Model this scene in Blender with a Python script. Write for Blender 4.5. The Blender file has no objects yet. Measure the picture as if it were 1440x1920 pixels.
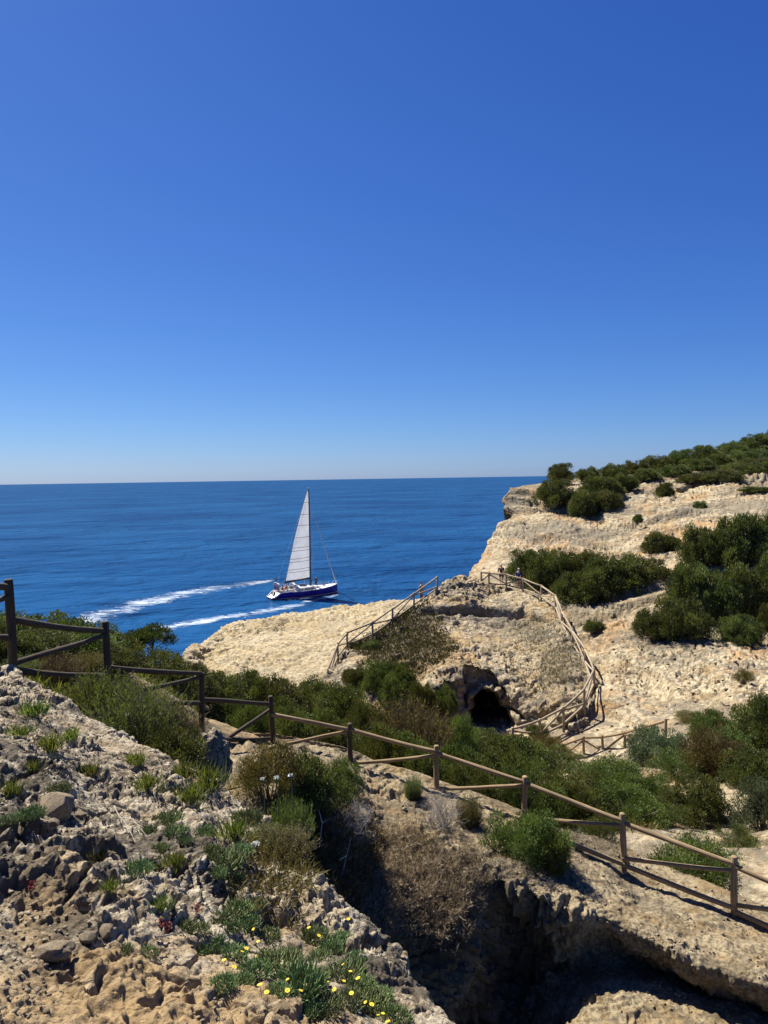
import bpy, math, random
import numpy as np
from mathutils import Vector, Matrix

R = math.radians
scene = bpy.context.scene
COL = scene.collection
rng = np.random.default_rng(7)
random.seed(7)

# ---------------------------------------------------------------- camera
CAM_Z = 21.0                       # metres above the sea
F = 1387.0                         # focal length in photo pixels (1440 x 1920)
PITCH = -math.atan(63.0 / F)
ROLL = R(0.90)                     # camera leans clockwise
cp, sp = math.cos(PITCH), math.sin(PITCH)
FWD = np.array([0, cp, sp])
UP0 = np.array([0, -sp, cp])
RT0 = np.array([1.0, 0, 0])
RT = RT0 * math.cos(ROLL) - UP0 * math.sin(ROLL)
UP = UP0 * math.cos(ROLL) + RT0 * math.sin(ROLL)
CAM = np.array([0, 0, CAM_Z])
cam_data = bpy.data.cameras.new('camera')
cam_data.sensor_fit = 'VERTICAL'
cam_data.sensor_height = 36.0
cam_data.sensor_width = 27.0
cam_data.lens = 36.0 * F / 1920.0
cam_data.clip_start = 0.1
cam_data.clip_end = 90000
cam = bpy.data.objects.new('camera', cam_data)
COL.objects.link(cam)
m = Matrix(((RT[0], UP[0], -FWD[0], 0), (RT[1], UP[1], -FWD[1], 0), (RT[2], UP[2], -FWD[2], CAM_Z), (0, 0, 0, 1)))
cam.matrix_world = m
scene.camera = cam

# ---------------------------------------------------------------- sky and sun
SUN_EL, SUN_AZ = R(54), R(-45)     # azimuth from +Y, negative to the left
world = bpy.data.worlds.new('World')
scene.world = world
world.use_nodes = True
wn = world.node_tree.nodes
wn.clear()
sky = wn.new('ShaderNodeTexSky')
sky.sky_type = 'NISHITA'
sky.sun_disc = False
sky.sun_elevation = SUN_EL
sky.sun_rotation = SUN_AZ
sky.altitude = 20
sky.air_density = 0.8
sky.dust_density = 0.32
sky.ozone_density = 3.5
# uniform per-channel grade of the whole sky: the camera's vivid blue
SKY_S = 0.075
sep = wn.new('ShaderNodeSeparateColor')
comb = wn.new('ShaderNodeCombineColor')
bg = wn.new('ShaderNodeBackground')
bg.inputs['Strength'].default_value = 0.1
wo = wn.new('ShaderNodeOutputWorld')
wl = world.node_tree.links
wl.new(sky.outputs[0], sep.inputs[0])
for ch, gain, expo in ((0, 0.72, 1.32), (1, 0.80, 1.10), (2, 1.00, 0.75)):
    m1 = wn.new('ShaderNodeMath'); m1.operation = 'MULTIPLY'; m1.inputs[1].default_value = SKY_S
    m2 = wn.new('ShaderNodeMath'); m2.operation = 'POWER'; m2.inputs[1].default_value = expo
    m3 = wn.new('ShaderNodeMath'); m3.operation = 'MULTIPLY'; m3.inputs[1].default_value = gain * 5.55
    wl.new(sep.outputs[ch], m1.inputs[0]); wl.new(m1.outputs[0], m2.inputs[0]); wl.new(m2.outputs[0], m3.inputs[0]); wl.new(m3.outputs[0], comb.inputs[ch])
wl.new(comb.outputs[0], bg.inputs['Color'])
wl.new(bg.outputs[0], wo.inputs['Surface'])

sun_data = bpy.data.lights.new('sun', 'SUN')
sun_data.energy = 5.0
sun_data.angle = R(0.5)
sun_data.color = (1.0, 0.93, 0.82)
sun = bpy.data.objects.new('sun', sun_data)
COL.objects.link(sun)
sdir = Vector((math.cos(SUN_EL) * math.sin(SUN_AZ), math.cos(SUN_EL) * math.cos(SUN_AZ), math.sin(SUN_EL)))
sun.rotation_euler = sdir.to_track_quat('Z', 'Y').to_euler()
sun.location = (-40, 40, 80)

scene.view_settings.view_transform = 'Standard'
scene.view_settings.look = 'None'
scene.view_settings.gamma = 1.0
scene.view_settings.exposure = 1.15
scene.view_settings.use_curve_mapping = False
scene.render.engine = 'CYCLES'
scene.cycles.max_bounces = 5
scene.cycles.diffuse_bounces = 2
scene.cycles.transparent_max_bounces = 12

# ---------------------------------------------------------------- helpers
def P(px, py, d):
    """world point seen at photo pixel (px, py) at depth d metres"""
    return CAM + d * (FWD + RT * ((px - 720.0) / F) + UP * ((960.0 - py) / F))

def PZ(px, d, z):
    """world point in the vertical plane through column px, at depth d and height z"""
    p = P(px, 900.0, d)
    return np.array([p[0], p[1], z])

def project(v):
    q = np.asarray(v) - CAM
    d = q @ FWD
    return 720 + F * (q @ RT) / d, 960 - F * (q @ UP) / d, d

_tab = np.random.default_rng(3).normal(size=(1024, 3))
_tab /= np.linalg.norm(_tab, axis=1)[:, None]

def _hash(ix, iy, iz, seed):
    h = (ix.astype(np.int64) * 374761393 + iy.astype(np.int64) * 668265263 + iz.astype(np.int64) * 2147483647 + seed * 974711) & 0xffffffff
    h = ((h ^ (h >> 13)) * 1274126177) & 0xffffffff
    return h ^ (h >> 16)

_tab = _tab.astype(np.float32)
def gnoise(p, seed=0):
    i = np.floor(p)
    f = (p - i).astype(np.float32)
    i = i.astype(np.int64)
    u = f * f * f * (f * (f * 6 - 15) + 10)
    f0, f1_, f2_ = f[..., 0], f[..., 1], f[..., 2]
    hx = [(i[..., 0] + k) * 374761393 for k in (0, 1)]
    hy = [(i[..., 1] + k) * 668265263 for k in (0, 1)]
    hz = [(i[..., 2] + k) * 2147483647 + seed * 974711 for k in (0, 1)]
    out = 0
    for dx in (0, 1):
        wx = u[..., 0] if dx else 1 - u[..., 0]
        for dy in (0, 1):
            wxy = wx * (u[..., 1] if dy else 1 - u[..., 1])
            hxy = hx[dx] + hy[dy]
            for dz in (0, 1):
                wz = u[..., 2] if dz else 1 - u[..., 2]
                h = (hxy + hz[dz]) & 0xffffffff
                h = ((h ^ (h >> 13)) * 1274126177) & 0xffffffff
                g_ = _tab[(h ^ (h >> 16)) & 1023]
                out = out + wxy * wz * (g_[..., 0] * (f0 - dx) + g_[..., 1] * (f1_ - dy) + g_[..., 2] * (f2_ - dz))
    return out * 1.6

def fbm(p, wl, octs=4, gain=0.5, seed=0, mode='fbm'):
    q = p / wl
    a, s, tot = 1.0, 0, 0
    for o in range(octs):
        n = gnoise(q + o * 17.3, seed + o)
        if mode == 'ridge':
            n = 1 - 2 * np.abs(n)
        elif mode == 'billow':
            n = 2 * np.abs(n) - 0.5
        s = s + a * n
        tot += a
        a *= gain
        q = q * 2.07
    return s / tot

def worley(p, wl, seed=0):
    """distance to nearest and second nearest feature point, in cells (eight nearest cells)"""
    q = p / wl
    i = np.floor(q - 0.5).astype(np.int64)
    f1 = np.full(q.shape[:-1], 9.0)
    f2 = np.full(q.shape[:-1], 9.0)
    for dx in (0, 1):
        for dy in (0, 1):
            for dz in (0, 1):
                h = _hash(i[..., 0] + dx, i[..., 1] + dy, i[..., 2] + dz, seed + 77)
                dd = np.sqrt((i[..., 0] + dx + 0.15 + 0.7 / 1023 * (h & 1023) - q[..., 0]) ** 2 + (i[..., 1] + dy + 0.15 + 0.7 / 1023 * ((h >> 10) & 1023) - q[..., 1]) ** 2
                             + (i[..., 2] + dz + 0.15 + 0.7 / 1023 * ((h >> 20) & 1023) - q[..., 2]) ** 2)
                f2 = np.minimum(f2, np.maximum(f1, dd))
                f1 = np.minimum(f1, dd)
    return f1, f2

def sstep(a, b, x):
    t = np.clip((x - a) / (b - a), 0, 1)
    return t * t * (3 - 2 * t)

def crom(ctrl, n, axis):
    """Catmull-Rom resampling of ctrl along an axis to n samples"""
    c = np.moveaxis(np.asarray(ctrl, float), axis, 0)
    k = c.shape[0]
    ext = np.concatenate([2 * c[:1] - c[1:2], c, 2 * c[-1:] - c[-2:-1]], 0)
    t = np.linspace(0, k - 1, n) if np.isscalar(n) else np.asarray(n, float)
    i = np.minimum(t.astype(int), k - 2)
    f = (t - i).reshape((-1,) + (1,) * (c.ndim - 1))
    p0, p1, p2, p3 = ext[i], ext[i + 1], ext[i + 2], ext[i + 3]
    r = 0.5 * (2 * p1 + (p2 - p0) * f + (2 * p0 - 5 * p1 + 4 * p2 - p3) * f ** 2 + (3 * p1 - p0 - 3 * p2 + p3) * f ** 3)
    return np.moveaxis(r, 0, axis)

def saw(p, direction, wl, seed, warp=0.6, sharp=0.12):
    """one-sided ledges: rises slowly along a direction, then breaks off"""
    dv = np.array(direction, float); dv /= np.linalg.norm(dv)
    t = (p @ dv) / wl + warp * fbm(p, wl * 2.2, 3, seed=seed)
    f = t - np.floor(t)
    return f * sstep(1.0, 1.0 - sharp, f)

def terrace(p, step, seed, wl, amp, lo=0.72, hi=0.95):
    """bedding ledges: height change that flattens treads and steepens ragged risers"""
    t = (p[..., 2] + amp * step * (fbm(p, wl, 3, 0.6, seed=seed) + 0.45 * gnoise(p / (wl * 0.22), seed + 5))) / step
    f = t - np.floor(t)
    return (sstep(lo, hi, f) - f) * step

def loft(ctrl, n, m_):
    return crom(crom(ctrl, n, 0), m_, 1)

def normals(g, ref=(0, -0.5, 1)):
    a = np.gradient(g, axis=0)
    b = np.gradient(g, axis=1)
    nn = np.cross(a, b)
    nn /= np.linalg.norm(nn, axis=-1)[..., None] + 1e-9
    s = np.sign(np.median(nn @ np.array(ref)))
    return nn * (s if s != 0 else 1)

def smooth_grid(a, it):
    for _ in range(it):
        b = a.copy()
        b[1:-1] = (a[:-2] + 2 * a[1:-1] + a[2:]) / 4
        a = b.copy()
        a[:, 1:-1] = (b[:, :-2] + 2 * b[:, 1:-1] + b[:, 2:]) / 4
    return a

def mesh_np(name, verts, faces, mat=None, smooth=True, attrs=None, mats=None, mat_idx=None):
    """mesh from numpy arrays; faces (n,3) or (n,4)"""
    verts = np.ascontiguousarray(verts, dtype=np.float32).reshape(-1, 3)
    faces = np.ascontiguousarray(faces, dtype=np.int32)
    k = faces.shape[1]
    me = bpy.data.meshes.new(name)
    me.vertices.add(len(verts))
    me.vertices.foreach_set('co', verts.ravel())
    me.loops.add(faces.size)
    me.loops.foreach_set('vertex_index', faces.ravel())
    me.polygons.add(len(faces))
    me.polygons.foreach_set('loop_start', np.arange(0, faces.size, k, dtype=np.int32))
    me.polygons.foreach_set('loop_total', np.full(len(faces), k, dtype=np.int32))
    if smooth:
        me.polygons.foreach_set('use_smooth', np.ones(len(faces), dtype=bool))
    for nm, dat in (attrs or {}).items():
        at = me.attributes.new(nm, 'FLOAT', 'POINT')
        at.data.foreach_set('value', np.ascontiguousarray(dat, dtype=np.float32).ravel())
    me.update(calc_edges=True)
    if mat:
        me.materials.append(mat)
    return me

def link(name, me, parent=None):
    o = bpy.data.objects.new(name, me)
    COL.objects.link(o)
    if parent:
        o.parent = parent
    return o

def tag(o, label=None, cat=None, group=None, kind=None):
    if label:
        o['label'] = label
    if cat:
        o['category'] = cat
    if group:
        o['group'] = group
    if kind:
        o['kind'] = kind
    return o

def thing(name, loc, label, cat, group=None, rz=0.0, scale=None):
    o = bpy.data.objects.new(name, None)
    o.empty_display_size = 0.2
    COL.objects.link(o)
    o.location = tuple(float(c) for c in loc)
    o.rotation_euler = (0, 0, rz)
    if scale is not None:
        o.scale = scale
    return tag(o, label, cat, group)

def grid_faces(n, m_):
    i = np.arange(n * m_).reshape(n, m_)
    return np.stack([i[:-1, :-1], i[:-1, 1:], i[1:, 1:], i[1:, :-1]], -1).reshape(-1, 4)

SURF = {}
def terrain(name, g, mat, attrs=None):
    me = mesh_np(name, g, grid_faces(*g.shape[:2]), mat, attrs=attrs)
    o = link(name, me)
    tag(o, kind='structure')
    v = g.reshape(-1, 3)
    x, y, d = project(v)
    SURF[name] = (v, x, y, d)
    return o

def on(name, px, py, rad=5.0):
    """nearest visible surface point of a terrain piece at a photo pixel"""
    v, x, y, d = SURF[name]
    r2 = (x - px) ** 2 + (y - py) ** 2
    ok = (d > 0.5) & (r2 < rad * rad)
    if not ok.any():
        r2 = np.where(d > 0.5, r2, 1e12)
        return v[np.argmin(r2)]
    idx = np.nonzero(ok)[0]
    return v[idx[np.argmin(d[idx] + 0.02 * np.sqrt(r2[idx]))]]

def below(names, X, Y, default):
    """height of a terrain piece under a plan position"""
    best = None
    for nm in names:
        v = SURF[nm][0]
        r2 = (v[:, 0] - X) ** 2 + (v[:, 1] - Y) ** 2
        k = np.argmin(r2)
        if r2[k] < 0.6:
            best = v[k, 2] if best is None else max(best, v[k, 2])
    return default if best is None else best

# ---------------------------------------------------------------- materials
def new_mat(name):
    mt = bpy.data.materials.new(name)
    mt.use_nodes = True
    nt = mt.node_tree
    for nd in list(nt.nodes):
        if nd.type not in ('OUTPUT_MATERIAL', 'BSDF_PRINCIPLED'):
            nt.nodes.remove(nd)
    b = nt.nodes['Principled BSDF']
    return mt, nt, b

def nd(nt, typ, **kw):
    n = nt.nodes.new(typ)
    for k, v in kw.items():
        if k.startswith('i_'):
            key = k[2:]
            n.inputs[int(key) if key.isdigit() else key].default_value = v
        else:
            setattr(n, k, v)
    return n

def noise_n(nt, vec, scale, detail=4, rough=0.55, dist=0.0):
    n = nd(nt, 'ShaderNodeTexNoise')
    n.inputs['Scale'].default_value = scale
    n.inputs['Detail'].default_value = detail
    n.inputs['Roughness'].default_value = rough
    n.inputs['Distortion'].default_value = dist
    nt.links.new(vec, n.inputs['Vector'])
    return n.outputs['Fac']

def ramp(nt, fac, stops):
    n = nd(nt, 'ShaderNodeValToRGB')
    el = n.color_ramp.elements
    while len(el) < len(stops):
        el.new(0.5)
    for e, (p, c) in zip(el, stops):
        e.position = p
        e.color = (*c, 1) if len(c) == 3 else c
    nt.links.new(fac, n.inputs['Fac'])
    return n.outputs['Color']

def mixc(nt, fac, a, b, mode='MIX'):
    n = nd(nt, 'ShaderNodeMix', data_type='RGBA', blend_type=mode)
    for sock, v in ((n.inputs['Factor'], fac), (n.inputs['A'], a), (n.inputs['B'], b)):
        pass
    fi = n.inputs[0]
    ai, bi = n.inputs[6], n.inputs[7]
    for sock, v in ((fi, fac), (ai, a), (bi, b)):
        if isinstance(v, (int, float)):
            sock.default_value = v
        elif isinstance(v, tuple):
            sock.default_value = (*v, 1)
        else:
            nt.links.new(v, sock)
    return n.outputs[2]

def mathn(nt, op, a, b=None):
    n = nd(nt, 'ShaderNodeMath', operation=op)
    for s, v in ((n.inputs[0], a), (n.inputs[1], b)):
        if v is None:
            continue
        if isinstance(v, (int, float)):
            s.default_value = v
        else:
            nt.links.new(v, s)
    return n.outputs[0]

def rock_mat(name, light, mid, dark, stain, s_big, s_mid, s_fine, dark_amt=0.55, stain_amt=0.6, bump=0.5, bdist=0.03, attr=None, attr_col=None, val=0.68, strat=1.0):
    """weathered limestone: pale body, darker lichen patches, ochre stains, gritty relief"""
    mt, nt, b = new_mat(name)
    tc = nd(nt, 'ShaderNodeTexCoord').outputs['Object']
    smp = nd(nt, 'ShaderNodeMapping')
    smp.inputs['Scale'].default_value = (1, 1, strat)
    smp.inputs['Rotation'].default_value = (R(6), R(-5), 0)
    nt.links.new(tc, smp.inputs['Vector'])
    tz = smp.outputs[0]
    big = noise_n(nt, tz, s_big, 5, 0.6, 0.4)
    md = noise_n(nt, tz, s_mid, 6, 0.65, 0.3)
    fn = noise_n(nt, tc, s_fine, 6, 0.7)
    base = ramp(nt, md, [(0.38, mid), (0.54, light)])
    grit_shade = ramp(nt, fn, [(0.40, (0.26, 0.23, 0.19)), (0.54, (1, 1, 1))])  # random dark speckle that also paints in tiny shadows of the relief
    base = mixc(nt, 0.75, base, grit_shade, 'MULTIPLY')
    st = ramp(nt, noise_n(nt, tc, s_big * 1.7, 5, 0.65, 0.5), [(0.5, (0, 0, 0)), (0.60, (1, 1, 1))])
    base = mixc(nt, mathn(nt, 'MULTIPLY', st, stain_amt), base, stain)
    dk = mathn(nt, 'ADD', mathn(nt, 'MULTIPLY', big, 0.6), mathn(nt, 'MULTIPLY', noise_n(nt, tz, s_mid * 2.3, 6, 0.72), 0.5))
    dkf = ramp(nt, dk, [(0.545, (0, 0, 0)), (0.59, (1, 1, 1))])
    base = mixc(nt, mathn(nt, 'MULTIPLY', dkf, dark_amt), base, dark)
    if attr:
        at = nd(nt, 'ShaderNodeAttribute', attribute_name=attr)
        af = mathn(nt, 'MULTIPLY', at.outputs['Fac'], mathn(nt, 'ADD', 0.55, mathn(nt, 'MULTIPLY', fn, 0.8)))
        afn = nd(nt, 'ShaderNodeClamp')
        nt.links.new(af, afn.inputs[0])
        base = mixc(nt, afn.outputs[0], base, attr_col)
    hs = nd(nt, 'ShaderNodeHueSaturation')
    hs.inputs['Value'].default_value = val * 0.80
    hs.inputs['Saturation'].default_value = 1.12
    nt.links.new(base, hs.inputs['Color'])
    nt.links.new(hs.outputs[0], b.inputs['Base Color'])
    b.inputs['Roughness'].default_value = 0.92
    b.inputs['Specular IOR Level'].default_value = 0.2
    h = mathn(nt, 'ADD', mathn(nt, 'MULTIPLY', fn, 0.6), mathn(nt, 'MULTIPLY', noise_n(nt, tc, s_fine * 3.1, 5, 0.7), 0.4))
    bp = nd(nt, 'ShaderNodeBump')
    bp.inputs['Strength'].default_value = bump
    bp.inputs['Distance'].default_value = bdist
    vo = nd(nt, 'ShaderNodeTexVoronoi', feature='DISTANCE_TO_EDGE')
    vo.inputs['Scale'].default_value = s_fine * 0.35
    wv = nd(nt, 'ShaderNodeVectorMath', operation='MULTIPLY_ADD')
    nz = nd(nt, 'ShaderNodeTexNoise'); nz.inputs['Scale'].default_value = s_fine * 0.5; nz.inputs['Detail'].default_value = 3
    nt.links.new(tc, nz.inputs['Vector'])
    nt.links.new(nz.outputs['Color'], wv.inputs[0]); wv.inputs[1].default_value = (2.0 / s_fine,) * 3; nt.links.new(tc, wv.inputs[2])
    nt.links.new(wv.outputs[0], vo.inputs['Vector'])
    ck = nd(nt, 'ShaderNodeMapRange'); ck.inputs['From Max'].default_value = 0.16
    nt.links.new(vo.outputs['Distance'], ck.inputs['Value'])
    h = mathn(nt, 'ADD', h, mathn(nt, 'MULTIPLY', ck.outputs[0], 0.30))
    nt.links.new(h, bp.inputs['Height'])
    nt.links.new(bp.outputs[0], b.inputs['Normal'])
    return mt

LIME = (0.60, 0.52, 0.37)
LIMEM = (0.42, 0.34, 0.22)
M_OUT = rock_mat('outcrop_limestone', (0.68, 0.61, 0.475), (0.43, 0.365, 0.265), (0.13, 0.112, 0.085), (0.48, 0.35, 0.20), 1.1, 4.5, 30, 0.95, 0.3, 1.0, 0.025, 'earth', (0.50, 0.36, 0.20), 0.76)
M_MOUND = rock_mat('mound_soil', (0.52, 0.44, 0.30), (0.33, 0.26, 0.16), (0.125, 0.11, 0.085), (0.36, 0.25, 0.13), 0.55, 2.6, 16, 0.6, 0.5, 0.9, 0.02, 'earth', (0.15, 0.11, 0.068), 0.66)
M_LAND = rock_mat('headland_limestone', LIME, (0.44, 0.34, 0.21), (0.20, 0.18, 0.14), (0.50, 0.32, 0.165), 0.12, 0.6, 3.2, 0.75, 0.6, 1.0, 0.14, 'scrub', (0.19, 0.15, 0.085), 0.88, 3.5)
M_KNOLL = rock_mat('knoll_limestone', (0.58, 0.50, 0.36), (0.44, 0.35, 0.22), (0.17, 0.155, 0.125), (0.46, 0.32, 0.16), 0.16, 0.8, 4.5, 0.8, 0.6, 1.0, 0.12, 'scrub', (0.075, 0.062, 0.038), 0.84, 2.0)
M_SLAB = rock_mat('slab_limestone', (0.60, 0.52, 0.36), (0.48, 0.39, 0.25), (0.33, 0.28, 0.19), (0.52, 0.40, 0.22), 0.15, 0.7, 4.0, 0.5, 0.5, 1.0, 0.12, val=0.88, strat=2.0)

# ================================================================= terrain
# --- sea
def sea_mat():
    mt, nt, b = new_mat('sea_water')
    tc = nd(nt, 'ShaderNodeTexCoord').outputs['Object']
    mp = nd(nt, 'ShaderNodeMapping')
    mp.inputs['Scale'].default_value = (0.75, 1.0, 1.0)
    mp.inputs['Rotation'].default_value = (0, 0, R(-12))
    nt.links.new(tc, mp.inputs['Vector'])
    v = mp.outputs[0]
    h = None
    for sc, amp in ((0.016, 9.0), (0.05, 4.2), (0.15, 1.7), (0.45, 0.62), (1.3, 0.22)):
        w = mathn(nt, 'MULTIPLY', noise_n(nt, v, sc, 2, 0.5, 0.5), amp)
        h = w if h is None else mathn(nt, 'ADD', h, w)
    bp = nd(nt, 'ShaderNodeBump')
    bp.inputs['Strength'].default_value = 1.0
    bp.inputs['Distance'].default_value = 1.9
    nt.links.new(h, bp.inputs['Height'])
    patch = noise_n(nt, v, 0.012, 3, 0.55, 0.5)
    col = ramp(nt, patch, [(0.35, (0.0050, 0.036, 0.118)), (0.65, (0.009, 0.060, 0.165))])
    # wave slopes and shadowing keep the effective mirror share of a rough sea nearly constant
    nt.nodes.remove(b)
    df = nd(nt, 'ShaderNodeBsdfDiffuse')
    gl = nd(nt, 'ShaderNodeBsdfGlossy')
    gl.inputs['Roughness'].default_value = 0.10
    mx = nd(nt, 'ShaderNodeMixShader')
    mx.inputs[0].default_value = 0.11
    nt.links.new(col, df.inputs['Color'])
    bp2 = nd(nt, 'ShaderNodeBump')
    bp2.inputs['Distance'].default_value = 0.11
    nt.links.new(h, bp2.inputs['Height'])
    nt.links.new(bp.outputs[0], df.inputs['Normal']); nt.links.new(bp2.outputs[0], gl.inputs['Normal'])
    nt.links.new(df.outputs[0], mx.inputs[1]); nt.links.new(gl.outputs[0], mx.inputs[2])
    nt.links.new(mx.outputs[0], nt.nodes['Material Output'].inputs['Surface'])
    return mt
M_SEA = sea_mat()
ys = np.concatenate([np.linspace(-200, 400, 61), np.geomspace(420, 60000, 40)])
xs = np.concatenate([-np.geomspace(60000, 320, 30), np.linspace(-300, 300, 61), np.geomspace(320, 60000, 30)])
gx, gy = np.meshgrid(xs, ys)
sea = link('sea', mesh_np('sea', np.stack([gx, gy, np.zeros_like(gx)], -1), grid_faces(*gx.shape), M_SEA))
tag(sea, kind='structure')

# --- the outcrop under the photographer's feet
edge_y = np.array([1262, 1285, 1330, 1390, 1420, 1480, 1530, 1590, 1650, 1700, 1770, 1850, 1920, 2050, 2150.])
edge_x = np.array([20, 50, 130, 240, 330, 400, 470, 540, 590, 630, 700, 765, 825, 900, 945.])
edge_d = np.array([9.0, 7.9, 7.5, 7.1, 6.9, 6.4, 5.95, 5.4, 4.95, 4.65, 4.3, 3.9, 3.6, 3.15, 2.9])
left_d = np.array([9.3, 7.2, 5.7, 4.95, 4.6, 4.15, 3.8, 3.45, 3.15, 2.95, 2.72, 2.48, 2.30, 2.03, 1.9])
rows = []
fr = [0, 0.22, 0.42, 0.6, 0.76, 0.9, 1.0]
for y, xe, de, dl in zip(edge_y, edge_x, edge_d, left_d):
    row = []
    for k in fr:
        x = -110 + (xe + 110) * k
        d = dl + (de - dl) * (k ** 1.3)
        row.append(P(x, y, d))
    e = row[-1]
    out = np.array([0.8, 0.55, 0])
    row.append(e + out * 0.22 + np.array([0, 0, -0.55]))
    row.append(e + out * 0.5 + np.array([0, 0, -1.9]))
    row.append(e + out * 0.9 + np.array([0, 0, -5.5]))
    # the ground goes on to the left of the frame
    row = [row[0] + np.array([-7.5, 0.3, -0.5]), row[0] + np.array([-2.6, 0.1, -0.05]), row[0] + np.array([-0.8, 0, 0.0])] + row
    rows.append(row)
# and on behind the photographer
rows.append([q + np.array([0, -1.3, 0.05]) for q in rows[-1]])
rows.append([q + np.array([0, -4.0, 0.1]) for q in rows[-2]])
tr_ = np.concatenate([np.linspace(0, 13, 545, endpoint=False), np.linspace(13, 15, 30)])
tc_ = np.concatenate([np.linspace(0, 3, 36, endpoint=False), np.linspace(3, 12, 560)])
g = loft(np.array(rows), tr_, tc_)
nn = smooth_grid(normals(g), 6)
g[..., 2] += (0.65 * terrace(g, 0.085, 71, 0.5, 1.6) + 0.38 * terrace(g, 0.035, 72, 0.2, 1.5)) * (0.10 + 0.90 * sstep(-0.15, 0.2, fbm(g, 0.75, 2, seed=73)))
warp3 = lambda g, wl, a: g + a * np.stack([gnoise(g / wl, q) for q in (1, 2, 3)], -1)
f1, f2 = worley(warp3(g, 0.25, 0.10), 0.30, 5)
f3, f4 = worley(warp3(g, 0.1, 0.04), 0.115, 6)
f5, f6 = worley(warp3(g, 0.05, 0.012), 0.05, 7)
px_, py_, d_ = project(g)
earth = sstep(1590, 1800, py_ - 55 + 150 * gnoise(g / 0.6, 31) + 110 * gnoise(g / 0.2, 32) - 0.30 * np.maximum(px_ - 150, 0)) * 0.85
rough = (0.22 + 0.78 * sstep(-0.20, 0.25, fbm(g, 0.8, 2, seed=8))) * (1 - 0.45 * earth)
disp = 0.13 * fbm(g, 1.4, 3, seed=11)
disp += 0.055 * saw(g, (0.8, -0.6, -0.35), 0.55, 17, 1.3) * rough
disp += rough * 0.028 * saw(g, (0.6, -0.8, -0.2), 0.19, 18, 1.2)
disp += rough * 0.10 * np.clip(f2 - f1, 0, 0.4) + rough * 0.05 * np.clip(f4 - f3, 0, 0.4)
disp -= rough * 0.11 * sstep(0.34, 0.22, f1) * sstep(-0.1, 0.25, gnoise(g / 0.5, 21))
disp -= rough * 0.050 * sstep(0.36, 0.24, f3) * sstep(-0.3, 0.2, gnoise(g / 0.3, 22))
disp += (0.4 + rough) * 0.016 * np.clip(f6 - f5, 0, 0.5) - rough * 0.015 * sstep(0.36, 0.24, f5)
fc1, fc2 = worley(warp3(g, 0.2, 0.09), 0.5, 9)
disp -= 0.09 * sstep(0.07, 0.01, fc2 - fc1) * sstep(-0.1, 0.1, gnoise(g / 0.9, 23))
disp += 0.034 * fbm(g, 0.16, 4, 0.78, seed=13) + 0.05 * np.abs(gnoise(g / 0.3, 19)) * rough
g = g + nn * disp[..., None]
terrain('rock_outcrop', g, M_OUT, {'earth': earth})

# --- mound with the near fence, breaking off into the shaded hollow
bx = [420, 520, 620, 700, 780, 860, 950, 1040, 1130, 1220, 1320, 1440, 1600]
fy = [1385, 1395, 1415, 1445, 1468, 1497, 1533, 1575, 1618, 1663, 1703, 1757, 1830]
fd = [15.8, 16.1, 16.3, 16.1, 15.8, 15.4, 15.0, 14.6, 14.1, 13.6, 13.0, 12.3, 11.5]
r3 = [(1440, 12.6), (1465, 12.2), (1470, 12.5), (1505, 14.2), (1530, 14.0), (1565, 13.6), (1600, 13.3), (1640, 12.9), (1678, 12.7), (1715, 12.4), (1755, 11.9), (1800, 11.4), (1870, 10.8)]
r4 = [(1505, 10.6), (1525, 10.7), (1538, 11.2), (1580, 12.7), (1590, 12.9), (1612, 12.6), (1640, 12.4), (1680, 12.1), (1715, 12.0), (1758, 11.7), (1800, 11.3), (1848, 10.8), (1920, 10.3)]
r5 = [(1590, 10.3), (1605, 10.4), (1610, 10.7), (1650, 11.2), (1660, 11.6), (1668, 11.8), (1672, 12.4), (1712, 12.1), (1742, 12.1), (1785, 11.8), (1822, 11.4), (1868, 10.9), (1940, 10.4)]
r6 = [(1680, 10.0), (1700, 9.9), (1720, 10.0), (1735, 10.25), (1745, 10.9), (1725, 11.4), (1720, 13.0), (1760, 12.5), (1775, 12.4), (1812, 12.5), (1845, 12.0), (1888, 11.5), (1960, 10.9)]
r7 = [(1780, 9.6), (1790, 9.5), (1800, 9.6), (1810, 9.75), (1830, 10.6), (1800, 11.5), (1800, 13.2), (1810, 12.7), (1808, 12.3), (1838, 11.9), (1872, 11.5), (1910, 11.1), (1985, 10.5)]
r8 = [(1880, 9.2), (1880, 9.2), (1880, 9.3), (1890, 9.6), (1900, 10.5), (1880, 11.7), (1880, 12.9), (1875, 12.2), (1850, 11.6), (1866, 11.5), (1900, 11.1), (1945, 10.6), (2020, 10.1)]
r9 = [(1990, 8.9), (1990, 8.9), (1990, 9.0), (1995, 9.3), (2000, 10.2), (1980, 12.0), (1980, 12.2), (1960, 11.4), (1920, 10.9), (1940, 10.6), (1975, 10.2), (2030, 9.8), (2100, 9.5)]
r10 = [(2400, 7.9), (2400, 7.9), (2400, 8.0), (2400, 8.3), (2400, 8.6), (2400, 9.3), (2350, 9.5), (2300, 9.0), (2250, 8.6), (2250, 8.6), (2300, 8.3), (2350, 8.0), (2400, 7.8)]
rows = [[], [], []]
for x, y, d in zip(bx, fy, fd):
    p = P(x, y, d)
    k = 0.0 if x > 1050 else 1.0
    rows[0].append(p + np.array([0.9, 2.4 - 1.0 * k, -1.5 - 0.4 * k]))
    rows[1].append(p + np.array([0.5 - 0.25 * k, 1.1 - 0.55 * k, -0.12]))
    rows[2].append(p)
for r in (r3, r4, r5, r6, r7, r8, r9, r10):
    rows.append([P(x, y, d) for x, (y, d) in zip(bx, r)])
g = loft(np.array(rows), 430, 560)
nn = smooth_grid(normals(g), 5)
px_, py_, d_ = project(g)
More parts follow.
